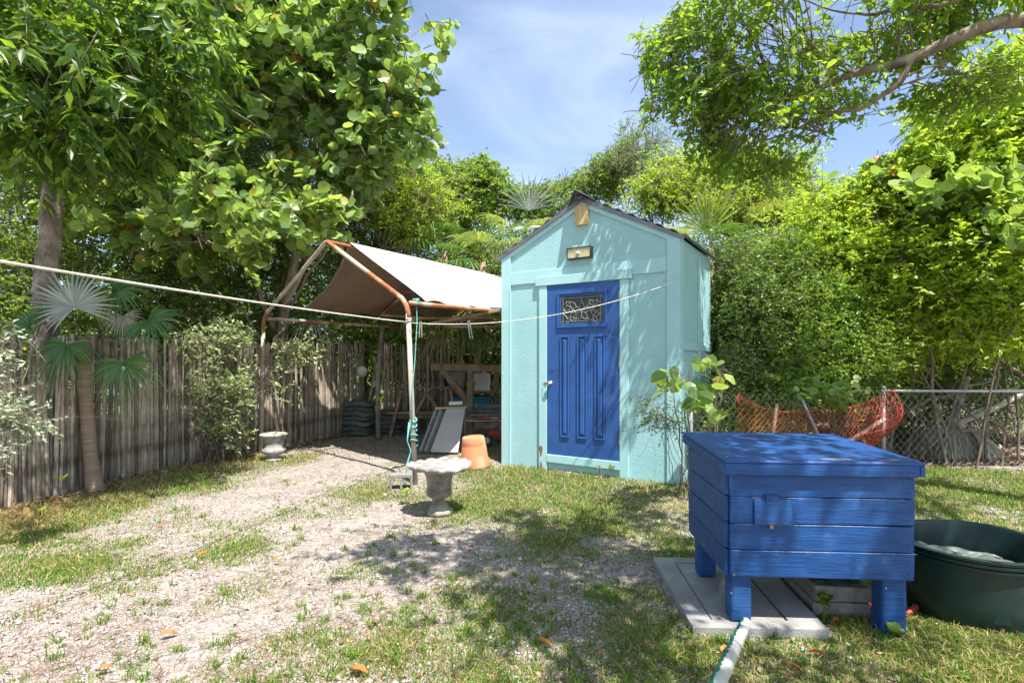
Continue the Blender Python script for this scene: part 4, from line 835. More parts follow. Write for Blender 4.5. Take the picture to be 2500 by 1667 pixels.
def crown(blobs, ntw, K, Lf, Wf, tpl='small', clus=0.28, shell=0.5, droop=0.25, up=0.6, jit=0.25, cut=True, gap=True, keepout=None, flat=1.0, twl=0.22, percl=14, bare=0.0, gaps=0.75):
    """leaves along twigs, twigs in clumps, clumps through the volumes of the blobs"""
    vol = np.array([b[3]*b[4]*b[5] for b in blobs]) ** 0.75; vol /= vol.sum()
    ncl = max(4, ntw // percl); which = rng.choice(len(blobs), ncl, p=vol); B = np.array(blobs, float)[which]
    d = nrm(rng.normal(size=(ncl,3))); r = rng.random(ncl)[:,None] ** shell * np.where(rng.random((ncl,1)) < 0.22, 1.0+0.38*rng.random((ncl,1)), 1.0)
    C = B[:,:3] + d * r * B[:,3:6]; Od = nrm(d / B[:,3:6] + [0,0,0.25])
    q = C*[1.9,1.7,2.3]; keep = (np.sin(q[:,0]+1.3*np.sin(q[:,2]))+np.sin(q[:,1]*1.4+q[:,2])+0.9*rng.normal(size=ncl)) > -gaps*1.5; C, Od = C[keep], Od[keep]; ncl = len(C)
    wt = rng.random(ncl)**1.2+0.15; wt /= wt.sum(); k = rng.choice(ncl, ntw, p=wt); cs = (0.45+1.0*rng.random(ncl))[k][:,None]; P = C[k] + rng.normal(size=(ntw,3)) * clus * cs * [1,1,0.7*flat]
    D = nrm(Od[k]*0.7 + rng.normal(size=(ntw,3))*0.55 + [0,0,-droop*0.6])
    TL = twl * (0.6 + 0.8*rng.random((ntw,1)))
    bad = P[:,2] < 0.05
    if cut: bad |= openings(P, gap) | openings(P + D*TL, gap)
    if keepout is not None: bad |= keepout(P) | keepout(P + D*TL)
    P, D, TL = P[~bad], D[~bad], TL[~bad]; n = len(P)
    t = (np.arange(K)+0.6)/K; LP = P[:,None,:] + D[:,None,:]*TL[:,None,:]*t[None,:,None] + [0,0,-1]*(t**2)[None,:,None]*TL[:,None,:]*droop*0.5
    side = nrm(np.cross(D, [0.01,0.02,1.0]))[:,None,:] * np.where(np.arange(K)%2==0,1,-1)[None,:,None]
    LD = D[:,None,:]*0.55 + side*0.8 + rng.normal(size=(n,K,3))*0.35 + [0,0,-droop]
    LP = LP.reshape(-1,3); LD = nrm(LD.reshape(-1,3)); N = nrm(rng.normal(size=LP.shape)*0.55 + [0.12,-0.16,up])
    N = nrm(N - LD*(N*LD).sum(1,keepdims=True)); s = 1 + jit*rng.normal(size=(len(LP),1))*0.8; s = np.clip(s, .45, 1.7)
    if cut:
        m = ~openings(LP + LD*Lf*s, gap); LP, LD, N, s = LP[m], LD[m], N[m], s[m]
    if bare:
        m = rng.random(len(LP)) > bare; LP, LD, N, s = LP[m], LD[m], N[m], s[m]
    return dict(P=LP, D=LD, N=N, s=s, L=Lf, W=Wf, tpl=tpl, tw=(P, D, TL), C=C)
def leafmesh(name, c, m, parent, sel=None, kind='stuff'):
    V, T = TPL[c['tpl']]; P, D, N, s = (c[k] if sel is None else c[k][sel] for k in 'PDNs'); W_ = np.cross(N, D)
    vv = P[:,None,:] + (V[None,:,0:1]*c['L']*D[:,None,:] + V[None,:,1:2]*c['W']*W_[:,None,:] + V[None,:,2:3]*c['L']*N[:,None,:]) * s[:,None,:]
    tt = T[None] + (np.arange(len(P))*len(V))[:,None,None]
    return npmesh(name, vv.reshape(-1,3), tt.reshape(-1,3), m, parent, kind)
def twigmesh(name, c, m, parent, r=0.003, frac=1.0):
    P, D, TL = c['tw']; k = rng.random(len(P)) < frac; P, D, TL = P[k], D[k], TL[k]; a = nrm(np.cross(D,[.3,.1,1.])); b = np.cross(D,a)
    rg = [a, -.5*a+.87*b, -.5*a-.87*b]; A = P - D*TL*0.7
    v = np.stack([A+q*r*1.5 for q in rg]+[P+D*TL*.5+q*r for q in rg]+[P+D*TL+[0,0,-.0]+q*r*.4 for q in rg],1)
    T = np.array([(0,1,4),(0,4,3),(1,2,5),(1,5,4),(2,0,3),(2,3,5),(3,4,7),(3,7,6),(4,5,8),(4,8,7),(5,3,6),(5,6,8)])
    tt = T[None]+(np.arange(len(P))*9)[:,None,None]; return npmesh(name, v.reshape(-1,3), tt.reshape(-1,3), m, parent, 'stuff')
def proxleaves(c, m, parent, n, name='leaf', want=None):
    """the n leaves that show largest become parts of their own; returns the rest"""
    P = c['P']; v = view(P); ok = (P[:,1] > 0.5) & (v[:,0] > 0) & (v[:,0] < 2500) & (v[:,1] > 0) & (v[:,1] < 1667)
    dist = np.linalg.norm(P - [0,0,EYE], axis=1) / c['s'][:,0]
    if want is not None: ok &= want(v)
    idx = np.where(ok)[0]; idx = idx[np.argsort(dist[idx])[:n]]
    V, T = TPL[c['tpl']]; me = []
    for q in range(2):
        x = bpy.data.meshes.new(name); vv = V*[1,1,1+0.5*q]; x.from_pydata(vv.tolist(), [], T.tolist()); x.materials.append(m); me.append(x)
    W_ = np.cross(c['N'], c['D']); loc = np.array(parent.location)
    for i in idx:
        s = c['s'][i,0]; o = bpy.data.objects.new(name, me[int(i)%2]); COL.objects.link(o); o.parent = parent
        a, b, d, p = c['D'][i]*c['L']*s, W_[i]*c['W']*s, c['N'][i]*c['L']*s, P[i]-loc
        o.matrix_basis = Matrix(((a[0],b[0],d[0],p[0]),(a[1],b[1],d[1],p[1]),(a[2],b[2],d[2],p[2]),(0,0,0,1)))
    r = np.ones(len(P), bool); r[idx] = False; return r
def limb(p, q, r0, r1, sag=0.15, n=7, wob=0.06):
    p = Vector(p); q = Vector(q); L_ = (q-p).length; pts = []
    for i in range(n+1):
        t = i/n; w_ = Vector((random.gauss(0,1),random.gauss(0,1),random.gauss(0,1)))*wob*L_*0.25*math.sin(math.pi*t)
        pts.append(p.lerp(q,t)+Vector((0,0,sag*L_*math.sin(math.pi*t)))+w_)
    return pts, [r0*(1-i/n)+r1*(i/n) for i in range(n+1)]
def limbs(name, trunkpts, targets, r0, m, parent, sub=2, kind=None):
    tp_ = [Vector(p) for p in trunkpts]; mb = MB()
    for c in targets:
        c = Vector(c); b = min(random.sample(tp_, max(1, len(tp_)*2//5)), key=lambda p: (p-c).length + max(0, p.z-c.z)*1.2)
        if (b-c).length > 2.2 or openings(np.array([c]))[0]: continue
        pts, rr_ = limb(b, c, r0, r0*0.25); mb.tube(pts, rr_, 6, cap=False)
        for _ in range(sub):
            k = random.randint(2, 6); e = c + Vector((random.gauss(0,.35),random.gauss(0,.35),random.gauss(0,.3)))
            if openings(np.array([e, pts[k].lerp(e,.6)])).any(): continue
            a, ar = limb(pts[k], e, rr_[k]*0.7, r0*0.12, 0.05, 5); mb.tube(a, ar, 5, cap=False)
    if not mb.v: return None
    o = build(name, mb, m, parent, world=True, smooth=True); o['kind'] = 'stuff'; return o

LEAF = {
 'mango': leafmat('dark_glossy_leaf', [(0,(0.030,0.075,0.014)),(.5,(0.055,0.13,0.02)),(.8,(0.11,0.21,0.028)),(1,(0.34,0.44,0.05))], (0.36,0.52,0.03), 0.34, 0.38, 0.42),
 'grape': leafmat('sea_grape_leaf', [(0,(0.08,0.155,0.045)),(.4,(0.15,0.245,0.07)),(.8,(0.30,0.40,0.12)),(.965,(0.36,0.46,0.12)),(.985,(0.48,0.33,0.05)),(1,(0.38,0.12,0.04))], (0.46,0.60,0.08), 0.42, 0.36, 0.6),
 'mid': leafmat('mid_green_leaf', [(0,(0.055,0.12,0.018)),(.5,(0.13,0.22,0.03)),(.85,(0.28,0.38,0.06)),(.985,(0.24,0.34,0.03)),(1,(0.45,0.30,0.04))], (0.34,0.54,0.03), 0.42),
 'bright': leafmat('bright_green_leaf', [(0,(0.14,0.24,0.025)),(.5,(0.23,0.35,0.03)),(1,(0.38,0.48,0.06))], (0.64,0.76,0.05), 0.48),
 'olive': leafmat('olive_leaf', [(0,(0.035,0.080,0.022)),(.5,(0.09,0.155,0.034)),(.85,(0.22,0.30,0.06)),(1,(0.28,0.29,0.06))], (0.18,0.32,0.03), 0.34),
 'branch': leafmat('soft_green_leaf', [(0,(0.075,0.15,0.022)),(.5,(0.13,0.225,0.03)),(.92,(0.22,0.32,0.04)),(1,(0.36,0.38,0.04))], (0.46,0.70,0.03), 0.50),
 'feather': leafmat('pale_green_leaf', [(0,(0.09,0.16,0.045)),(.6,(0.14,0.23,0.06)),(1,(0.24,0.32,0.09))], (0.34,0.46,0.08), 0.42),
 'silver': leafmat('silver_leaf', [(0,(0.18,0.24,0.14)),(.5,(0.32,0.37,0.24)),(1,(0.50,0.54,0.38))], (0.28,0.36,0.14), 0.25, 0.5, 0.3),
 'cream': leafmat('pale_variegated_leaf', [(0,(0.14,0.22,0.07)),(.5,(0.30,0.37,0.15)),(1,(0.56,0.57,0.36))], (0.34,0.42,0.12), 0.3, 0.5, 0.3),
 'palm': leafmat('palm_leaf', [(0,(0.035,0.105,0.030)),(.6,(0.06,0.15,0.035)),(1,(0.12,0.22,0.04))], (0.26,0.44,0.04), 0.28, 0.38, 0.5),
 'palmy': leafmat('yellow_green_palm_leaf', [(0,(0.13,0.22,0.05)),(.6,(0.24,0.31,0.07)),(1,(0.42,0.40,0.10))], (0.46,0.52,0.08), 0.3, 0.4, 0.4),
 'palms': leafmat('silver_palm_leaf', [(0,(0.26,0.30,0.27)),(.6,(0.36,0.40,0.36)),(1,(0.48,0.50,0.42))], (0.36,0.40,0.26), 0.15, 0.5, 0.3),
 'dead': leafmat('dead_leaf', [(0,(0.14,0.085,0.05)),(.5,(0.26,0.18,0.115)),(1,(0.44,0.37,0.28))], (0.24,0.14,0.06), 0.1, 0.9, 0.1),
 'deadp': leafmat('dead_palm_leaf', [(0,(0.26,0.23,0.17)),(.5,(0.38,0.34,0.27)),(1,(0.50,0.47,0.38))], (0.24,0.2,0.12), 0.1, 0.8, 0.1),
 'grass': leafmat('grass_blade', [(0,(0.06,0.16,0.020)),(.5,(0.11,0.24,0.03)),(.85,(0.20,0.32,0.05)),(.95,(0.32,0.34,0.10)),(1,(0.46,0.38,0.18))], (0.30,0.44,0.05), 0.35, 0.55, 0.2),
 'straw': leafmat('dry_grass_blade', [(0,(0.20,0.20,0.055)),(.4,(0.34,0.27,0.11)),(1,(0.56,0.41,0.22))], (0.4,0.3,0.1), 0.3, 0.6, 0.2),
}

def tree(name, label, cat, group, trunk, r0, r1, c, lm, n_limb=14, limb_r=0.03, nleaf=0, bark=None, twigfrac=0.5, want=None, twr=0.003, forks=None):
    bark = bark or BARK; T = thing(name, label, cat, Vector((trunk[0][0], trunk[0][1], 0)), group=group)
    n = len(trunk); pts = []
    for i in range(n-1):
        for j in range(4): pts.append(Vector(trunk[i]).lerp(Vector(trunk[i+1]), j/4) + Vector((random.gauss(0,.012),random.gauss(0,.012),0))*(1 if i+j else 0))
    pts.append(Vector(trunk[-1])); rr_ = [r0+(r1-r0)*i/(len(pts)-1) for i in range(len(pts))]; rr_[0] *= 1.35
    build('trunk', MB().tube([pts[0]-Vector((0,0,.08))]+pts, [rr_[0]]+rr_, 12), bark, T, world=True, smooth=True)
    allp = pts[len(pts)//2:]
    for f in forks or []:
        a, ar = limb(f[0], f[1], f[2], f[3], f[4] if len(f)>4 else 0.05, 8); build('limb', MB().tube(a, ar, 9), bark, T, world=True, smooth=True); allp = allp + a[2:]
    C = c['C']; 
    if n_limb:
        k = rng.choice(len(C), min(n_limb, len(C)), replace=False); ok = C[k][~openings(C[k])]
        limbs('branches', allp, ok, limb_r, bark, T)
    rest = proxleaves(c, lm, T, nleaf, want=want) if nleaf else None
    leafmesh('crown', c, lm, T, rest)
    if twigfrac: twigmesh('twigs', c, TWIG, T, twr, twigfrac)
    return T
def B(px, py, d, rx, ry, rz):
    p = dp(px, py, d); return (p.x, p.y, p.z, rx, ry, rz)
G1 = 'trees standing beyond the cane fence'
def in_shed(P, m=0.12):      # nothing grows through the shed
    a = np.array([0.846,-0.533]); b = np.array([0.533,0.846]); q = P[:,:2]-[A0.x,A0.y]; u = q@a; v = q@b
    return (u>-m)&(u<WID+m)&(v>-0.5)&(v<DEP+m+0.05)&(P[:,2]<3.45)
def in_carport(P):
    q = P[:,:2]-[Br.x,Br.y]; ex = np.array([-0.80,0.60]); ey = np.array([0.585,0.811]); u = q@ex; v = q@ey
    return (u>-0.25)&(u<3.35)&(v>-0.1)&(v<4.1)&(P[:,2]<2.95-0.45*np.abs(u-1.6)/1.6)
def yard(P):                 # the open yard in front of the fence stays clear
    xf = np.interp(P[:,1],[3.9,4.73,5.9,6.84,7.85,8.55,9.95],[-4.70,-4.52,-4.33,-4.12,-3.62,-3.42,-2.72]); return (P[:,0]>xf-0.12)&(P[:,2]<1.75)&(P[:,1]<10.2)&(P[:,0]<1)
KO = lambda P: in_shed(P)|in_carport(P)|yard(P)

# 1 glossy leaved tree, top left
c = crown([B(150,130,4.4,0.85,1.0,0.75),B(330,190,4.5,0.5,0.5,0.55),B(30,260,4.4,0.6,0.9,0.55),B(200,310,5.0,0.5,0.6,0.25),B(390,50,4.6,0.45,0.4,0.45),(-5.0,5.6,4.9,1.3,1.2,1.0)], 2400, 8, 0.145, 0.046, 'lance', clus=0.15, droop=0.4, up=0.6, percl=5, gaps=1.1, keepout=KO, twl=0.22)
tree('broadleaf_tree','tall tree with a forked grey trunk and dark glossy pointed leaves at the top left','tree',G1,[(-5.02,5.8,0),dp(112,700,5.85),dp(125,480,5.85),dp(142,330,5.85)],0.125,0.085,c,LEAF['mango'],16,0.028,300,
     forks=[(dp(125,560,5.85),dp(98,200,5.9),0.07,0.04),(dp(142,330,5.85),dp(150,120,5.7),0.08,0.04),(dp(142,330,5.85),dp(420,330,5.6),0.03,0.012)])
# 2 sea grape tree
c = crown([B(600,150,8.4,1.5,0.5,1.1),B(450,560,8.0,0.8,0.3,0.5),B(700,540,8.3,0.7,0.3,0.4),B(890,470,8.7,0.5,0.3,0.35),B(250,480,8.0,0.5,0.3,0.5),B(760,220,8.4,1.0,0.5,0.9),B(930,50,8.3,0.95,0.6,0.9),B(840,380,8.6,0.95,0.5,0.5),B(600,430,8.5,1.1,0.5,0.6),B(350,330,8.4,0.9,0.5,0.7),B(600,-60,8.6,1.9,0.9,0.9),B(1000,250,8.4,0.45,0.5,0.75),B(1075,95,8.3,0.38,0.35,0.22),B(1050,335,8.3,0.44,0.4,0.10)], 1950, 6, 0.15, 0.14, 'round', clus=0.15, droop=0.15, up=0.5, keepout=KO, twl=0.30, percl=4, gaps=0.95)
c2 = crown([B(420,600,6.6,0.24,0.2,0.14),B(520,450,6.5,0.28,0.2,0.2),B(400,470,6.8,0.45,0.3,0.25),B(700,500,7.0,0.5,0.4,0.3),B(520,560,7.3,1.0,0.4,0.3)], 150, 6, 0.175, 0.165, 'round', clus=0.13, droop=0.1, up=0.6, keepout=KO, twl=0.25, percl=8)
for k in 'PDNs': c[k] = np.concatenate([c[k], c2[k]])
c['tw'] = tuple(np.concatenate([a,b]) for a,b in zip(c['tw'],c2['tw'])); c['C'] = np.concatenate([c['C'],c2['C']])
tree('sea_grape_tree','large sea grape tree with round leaves spreading over the carport','tree',G1,[(-4.2,9.4,0),(-4.05,9.3,1.6),(-3.75,9.1,2.8),(-3.4,8.95,4.2)],0.11,0.06,c,LEAF['grape'],40,0.018,300,bark=TWIG,twr=0.005,twigfrac=0.8,
     forks=[((-4.05,9.3,1.7),dp(490,470,7.4),0.05,0.015),(dp(600,620,8.4),dp(420,590,7.0),0.03,0.01),((-3.75,9.1,2.8),dp(760,330,8.7),0.045,0.02),(dp(760,330,8.7),dp(790,200,8.8),0.022,0.01),((-4.05,9.3,1.2),dp(730,560,8.3),0.035,0.012),((-3.7,9.1,3.2),dp(400,260,8.6),0.045,0.015),((-4.0,9.3,2.0),dp(880,500,8.6),0.03,0.01),((-4.1,9.3,1.4),dp(300,520,8.3),0.03,0.01),(dp(690,760,8.4),dp(860,480,8.3),0.035,0.015)])
# 3 wall of trees behind the cane fence
def backtree(label, base, blobs, n, leaf, L_=0.065, W_=0.03, K=9, r=0.07, name='leafy_tree', tpl='small', **kw):
    c = crown(blobs, int(n*0.85), K, L_, W_, tpl, clus=kw.pop('clus',0.22), percl=7, shell=0.38, gaps=1.1, keepout=KO, **kw)
    top = max(blobs, key=lambda b: b[2]); bx_, by_ = base
    return tree(name, label, 'tree', G1, [(bx_,by_,0),(bx_*.95+top[0]*.05,by_,1.2),((bx_+top[0])/2,(by_+top[1])/2,top[2]*0.6),(top[0],top[1],top[2])], r, r*0.3, c, LEAF[leaf], 34, r*0.36, 0, twigfrac=0.6, twr=0.005)
backtree('tall lighter tree filling the view between the forked trunk and the sea grape',(-6.2,10.8),[B(420,200,10.8,1.4,0.7,1.3),B(620,260,10.8,1.3,0.6,1.2),B(780,150,11.0,1.1,0.6,1.1),B(300,420,10.6,1.2,0.6,1.2)],9000,'mid',0.075,0.036)
backtree('dark small leaved tree at the far left edge behind the forked trunk',(-8.0,8.6),[(-7.8,8.6,2.0,1.6,1.0,1.7),(-7.6,9.0,4.4,1.7,1.2,1.6)],6000,'mid')
backtree('dense dark tree behind the cane fence just right of the forked trunk',(-6.0,9.0),[(-6.0,9.2,1.9,1.3,0.9,1.5),(-5.9,9.4,4.0,1.5,1.1,1.5)],6500,'mid')
backtree('mid green tree rising behind the silver shrub and sea grape',(-4.6,10.4),[(-4.7,10.6,1.9,1.3,0.8,1.5),(-4.4,10.4,4.4,1.6,1.0,1.6)],6500,'mid')
backtree('dark tree behind the left side of the carport roof',(-3.2,11.6),[(-3.2,11.6,2.2,1.2,0.8,1.7),(-2.9,11.6,4.6,1.4,1.0,1.5)],6500,'mid')
backtree('bright feathery tree above the peak of the carport',(-1.9,10.9),[B(930,420,10.6,0.75,0.6,0.75),B(1000,500,10.5,0.8,0.6,0.6),B(850,340,10.8,0.6,0.5,0.6),(-2.2,11.6,2.0,0.9,0.6,1.4)],6500,'bright',0.07,0.024,tpl='small')
backtree('round leaved tree right of the carport peak with upright sprigs against the sky',(-1.0,13.2),[B(1130,460,13,1.0,0.8,0.75),B(1190,420,13,0.4,0.4,0.55),B(1090,500,12.6,0.8,0.6,0.8),(-1.0,12.8,2.2,1.6,0.8,1.9)],7500,'mid',0.085,0.06,K=7)
backtree('low mid green tree between the carport and the shed roof',(0.1,14.2),[B(1260,490,14,0.8,0.8,0.5),B(1330,490,14,0.8,0.7,0.45),(0.3,13.8,2.6,1.6,0.9,2.0)],6000,'mid',0.08,0.045,K=7)
backtree('dark tree closing the gap behind the timber rack',(-0.6,11.8),[(-0.7,11.8,1.3,1.3,0.5,1.3),(0.3,12.0,2.6,1.2,0.6,1.3)],6000,'olive')
backtree('green tree directly behind the shed ridge',(2.2,14.5),[B(1440,430,14,0.9,0.8,0.5),B(1500,400,14,0.6,0.7,0.6),(2.2,14.0,3.0,1.8,0.8,2.2)],7500,'mid',0.085,0.035,K=8)
backtree('pale feathery tree with bare twigs behind the right slope of the shed roof',(4.2,13.0),[B(1550,380,13,0.8,0.7,0.7),B(1640,440,12.6,0.7,0.6,0.5),B(1760,420,12.6,0.9,0.6,0.45),(4.3,12.8,2.6,1.6,0.7,1.7)],6500,'feather',0.07,0.018,K=8,bare=0.3)
backtree('yellow green tree between the palm fans and the bright green tree',(6.0,11.8),[B(1880,440,11.5,0.8,0.7,0.5),B(1800,500,11,0.9,0.6,0.5),B(1940,500,11,0.9,0.6,0.7),(5.6,11.6,2.2,1.8,0.8,1.8)],8500,'bright',0.07,0.026)
backtree('small yellow green tree rising at the right of the sky gap',(8.4,11.5),[B(2200,430,11,1.0,0.7,0.8),B(2080,500,10.6,1.0,0.7,0.6),(8.2,11.4,2.4,1.6,0.8,1.9)],6500,'mid',0.075,0.035)
backtree('bright loose tree rising just above the right slope of the shed roof',(5.0,12.4),[B(1700,440,12.0,0.8,0.5,0.45),B(1790,400,12.0,0.6,0.5,0.35),B(1620,470,11.6,0.6,0.4,0.35),B(1850,470,11.6,0.7,0.5,0.5)],6000,'bright',0.075,0.028)
# 4 right hand bushes
G2 = 'shrubs and trees beyond the wire fence'
def bush(name, label, blobs, n, leaf, L_, W_, K=9, stems=7, tpl='small', nleaf=0, ko=None, **kw):
    c = crown(blobs, n, K, L_, W_, tpl, keepout=ko or KO, **{'gaps':1.0,'percl':9,**kw}); b0 = blobs[0]; T = thing(name, label, 'shrub' if 'shrub' in label else 'tree', (b0[0], b0[1], 0), group=G2)
    mb = MB(); allp = []
    for i in range(stems):
        x, y = b0[0]+random.gauss(0,b0[3]*0.45), b0[1]+random.gauss(0,b0[4]*.4); t = random.choice(blobs); e = (t[0]+random.gauss(0,t[3]*.4), t[1]+random.gauss(0,t[4]*.3), t[2]+random.uniform(0,t[5]*.6))
        if openings(np.array([e]))[0] or KO(np.array([e]))[0] or KO(np.array([[x,y,.2]]))[0]: continue
        a, ar = limb((x,y,-0.05), e, random.uniform(.012,.028), .005, 0.02, 9); mb.tube(a, ar, 6, cap=False); allp += a[3:]
    if mb.v: build('stems', mb, TWIG, T, world=True, smooth=True)
    if allp: limbs('branches', allp, c['C'][rng.choice(len(c['C']), min(24, len(c['C'])), replace=False)], 0.010, TWIG, T, sub=1)
    rest = proxleaves(c, LEAF[leaf], T, nleaf) if nleaf else None
    leafmesh('foliage', c, LEAF[leaf], T, rest); twigmesh('twigs', c, TWIG, T, 0.0022, 0.25); return T
def behind_wire(P): # stay behind the line of the wire fence
    return (P[:,1] < np.interp(P[:,0],[1.8,4.6,8],[5.55,6.68,6.85]) + 0.05) & (P[:,2] < 1.15) | KO(P)
bush('olive_shrub','dark olive small leaved shrub crowding the right wall of the shed',[B(1800,780,7.2,0.7,0.5,0.75),B(1770,920,6.8,0.4,0.4,0.35),B(1880,690,7.4,0.5,0.4,0.45),B(1760,640,7.3,0.35,0.3,0.3)],6000,'olive',0.045,0.024,K=9,clus=0.16,percl=5,ko=behind_wire,stems=14)
bush('olive_shrub','mixed green small leaved shrub in the middle behind the orange net',[B(1990,800,7.2,0.8,0.5,0.7),B(2090,900,7.0,0.45,0.4,0.35),B(1920,920,6.8,0.4,0.3,0.3),B(1900,640,7.6,0.5,0.4,0.3)],5200,'mid',0.050,0.024,K=9,clus=0.16,percl=5,ko=behind_wire,stems=12)
bush('bright_tree','tall bright yellow green tree filling the right side above the wire fence',[B(2170,560,7.6,1.0,0.8,0.75),B(2350,640,7.0,0.9,0.8,0.9),B(2060,620,7.8,0.7,0.6,0.5),B(2480,700,6.6,0.6,0.7,0.9),B(2230,760,7.4,0.7,0.6,0.5)],9000,'bright',0.060,0.029,K=10,clus=0.24,gaps=0.45,percl=22,jit=0.42,ko=behind_wire,stems=8)
bush('leafy_tree','green tree reaching down from the top right corner',[B(2440,330,7.0,0.8,0.7,0.75),B(2330,400,7.4,0.8,0.7,0.5),B(2500,200,7.2,0.6,0.6,0.5),B(2500,500,7.2,0.6,0.6,0.6)],7500,'bright',0.075,0.040,K=8,clus=0.26,ko=behind_wire,stems=4)
bush('sea_grape_shrub','sea grape with big round leaves at the right between two bright trees',[B(2350,500,6.7,0.75,0.35,0.45),B(2150,460,7.6,0.55,0.4,0.35),B(2450,560,6.4,0.4,0.3,0.5)],210,'grape',0.16,0.15,K=6,tpl='round',clus=0.16,droop=0.1,stems=4,nleaf=200,ko=behind_wire)
bush('olive_shrub','shaded shrub low behind the wire fence at the right edge',[(6.6,9.3,1.0,1.6,0.8,0.9),(4.9,9.0,1.2,1.2,0.6,1.0),(7.9,8.6,1.6,1.0,0.9,1.4)],8000,'olive',0.05,0.028,K=9,ko=behind_wire)
bush('small_grape_shrub','sea grape shrub with pale round leaves hanging over the orange net',[B(1960,920,6.15,0.16,0.1,0.10),B(2040,975,6.05,0.16,0.08,0.13),B(2030,1020,6.0,0.14,0.08,0.10)],26,'grape',0.085,0.08,K=6,tpl='round',clus=0.08,stems=0,nleaf=160,droop=0.0,ko=lambda P: P[:,2]<0)
bush('low_shrub','low light green shrub growing through the orange net',[(2.55,6.1,0.55,0.55,0.25,0.38),(3.2,6.3,0.5,0.5,0.2,0.3)],1100,'bright',0.05,0.026,K=7,ko=lambda P: (P[:,1]<np.interp(P[:,0],[1.8,4.6],[5.6,6.7])+.03),clus=0.15,stems=5)
# far wood closing the view
c = crown([(x, 17.5+1.5*math.sin(x), 2.4, 2.4, 1.2, 3.0) for x in range(-24,27,3)], 22000, 7, 0.16, 0.09, 'small', clus=0.5, keepout=None, twl=0.4)
wd = leafmesh('far_wood', c, LEAF['mid'], None); tag(wd, 'distant belt of trees closing the view behind everything', 'woods', kind='stuff')

# 5 overhanging tree at top right; its trunk stands just outside the frame
ov = [B(1640,120,5.6,0.42,0.4,0.42),B(1800,170,5.3,0.60,0.6,0.62),B(2000,110,5.0,0.75,0.7,0.60),B(2250,0,4.8,0.8,0.6,0.35),B(2440,210,4.6,0.40,0.4,0.22),
      B(1590,285,5.9,0.36,0.35,0.13),B(1720,320,5.6,0.45,0.45,0.26),B(1850,330,5.3,0.42,0.45,0.30),B(1770,440,5.7,0.14,0.2,0.16),B(1860,430,5.6,0.12,0.2,0.10),B(2160,250,5.1,0.45,0.35,0.15),B(1870,-100,5.2,1.2,0.8,0.5)]
BGH = np.array([dp(2500,45,4.5),dp(2410,75,4.55),dp(2320,105,4.6),dp(2230,140,4.7),dp(2150,165,4.85),dp(2080,185,5.0)])
near_bough = lambda P: in_shed(P) | (np.min(np.linalg.norm((P[:,None,:]-BGH[None]-np.array([0,-0.12,-0.04])),axis=2),axis=1) < 0.26)
oc = crown(ov, 2100, 7, 0.072, 0.038, 'oval', gaps=0.45, clus=0.15, droop=0.35, up=0.6, keepout=near_bough, twl=0.20, percl=12)
sh = crown([(2.9,2.1,4.7,1.9,1.5,0.55),(1.5,1.5,4.9,1.2,1.0,0.45),(4.3,3.3,4.9,1.3,1.2,0.6),(3.0,0.3,4.9,2.2,1.3,0.6),(0.75,1.5,4.9,0.9,0.9,0.35),(1.7,0.3,4.9,1.1,0.9,0.4),(1.15,2.15,4.8,0.9,0.55,0.3),(1.95,2.5,4.8,0.8,0.6,0.35)], 1900, 8, 0.085, 0.046, 'oval', gaps=0.35, clus=0.18, droop=0.3, up=0.6, cut=True, twl=0.26, percl=20)
br_path = [(5.55,4.0,0),(5.5,4.05,1.6),(5.25,4.2,2.9),(4.85,4.35,3.75),tuple(dp(2500,45,4.5)),tuple(dp(2230,140,4.7)),tuple(dp(2080,185,5.0)),tuple(dp(1900,250,5.4))]
OT = tree('overhanging_tree','tree reaching in from the top right with a long bare bough over the shed','tree',None,br_path[:4],0.17,0.11,oc,LEAF['branch'],0,0.02,300,twigfrac=1.0,twr=0.003)
bp = [Vector(p) for p in br_path[3:]]
def smoothpath(P, n=5):
    o = []
    for i in range(len(P)-1):
        a, b, c_, d = P[max(i-1,0)], P[i], P[i+1], P[min(i+2,len(P)-1)]
        for k in range(n):
            t = k/n; o.append(0.5*((2*b)+(c_-a)*t+(2*a-5*b+4*c_-d)*t*t+(3*b-a-3*c_+d)*t**3) + Vector((0,0,0.012*math.sin(i*5+k))))
    return o+[P[-1]]
sp = smoothpath(bp); build('bough', MB().tube(sp, [0.075-0.058*i/(len(sp)-1) for i in range(len(sp))], 12), BARK, OT, world=True, smooth=True)
sp2 = smoothpath([dp(2232,138,4.7),dp(2190,205,4.75),dp(2120,255,4.85),dp(2025,285,5.0),dp(2000,330,5.1)]); build('bough', MB().tube(sp2, [0.034-0.026*i/(len(sp2)-1) for i in range(len(sp2))], 10), BARK, OT, world=True, smooth=True)
for k,(P_,r_) in enumerate((([dp(2500,-60,4.4),dp(2300,10,4.6),dp(2150,30,4.8),dp(2080,35,4.9),dp(1960,0,5.1)],0.024),([dp(2025,285,5.0),dp(1900,330,5.3),dp(1780,375,5.5)],0.012),([dp(1900,250,5.4),dp(1760,240,5.6),dp(1640,265,5.8),dp(1520,275,6.0)],0.014),([dp(1900,250,5.4),dp(1790,150,5.5),dp(1690,100,5.6)],0.012),
        ([dp(2270,130,4.7),dp(2330,190,4.7),dp(2320,300,4.7)],0.008),([dp(2000,330,5.1),dp(1900,400,5.3),dp(1800,440,5.6)],0.008),([Vector((4.9,4.2,3.7)),Vector((4.0,2.6,4.5)),Vector((2.6,1.8,4.8)),Vector((1.2,1.4,5.0))],0.06),([Vector((4.9,4.2,3.7)),Vector((4.4,2.0,4.6)),Vector((3.4,0.3,5.0))],0.05))):
    s_ = smoothpath(P_); build('branch', MB().tube(s_, [r_*(1-0.75*i/(len(s_)-1)) for i in range(len(s_))], 7), BARK, OT, world=True, smooth=True)
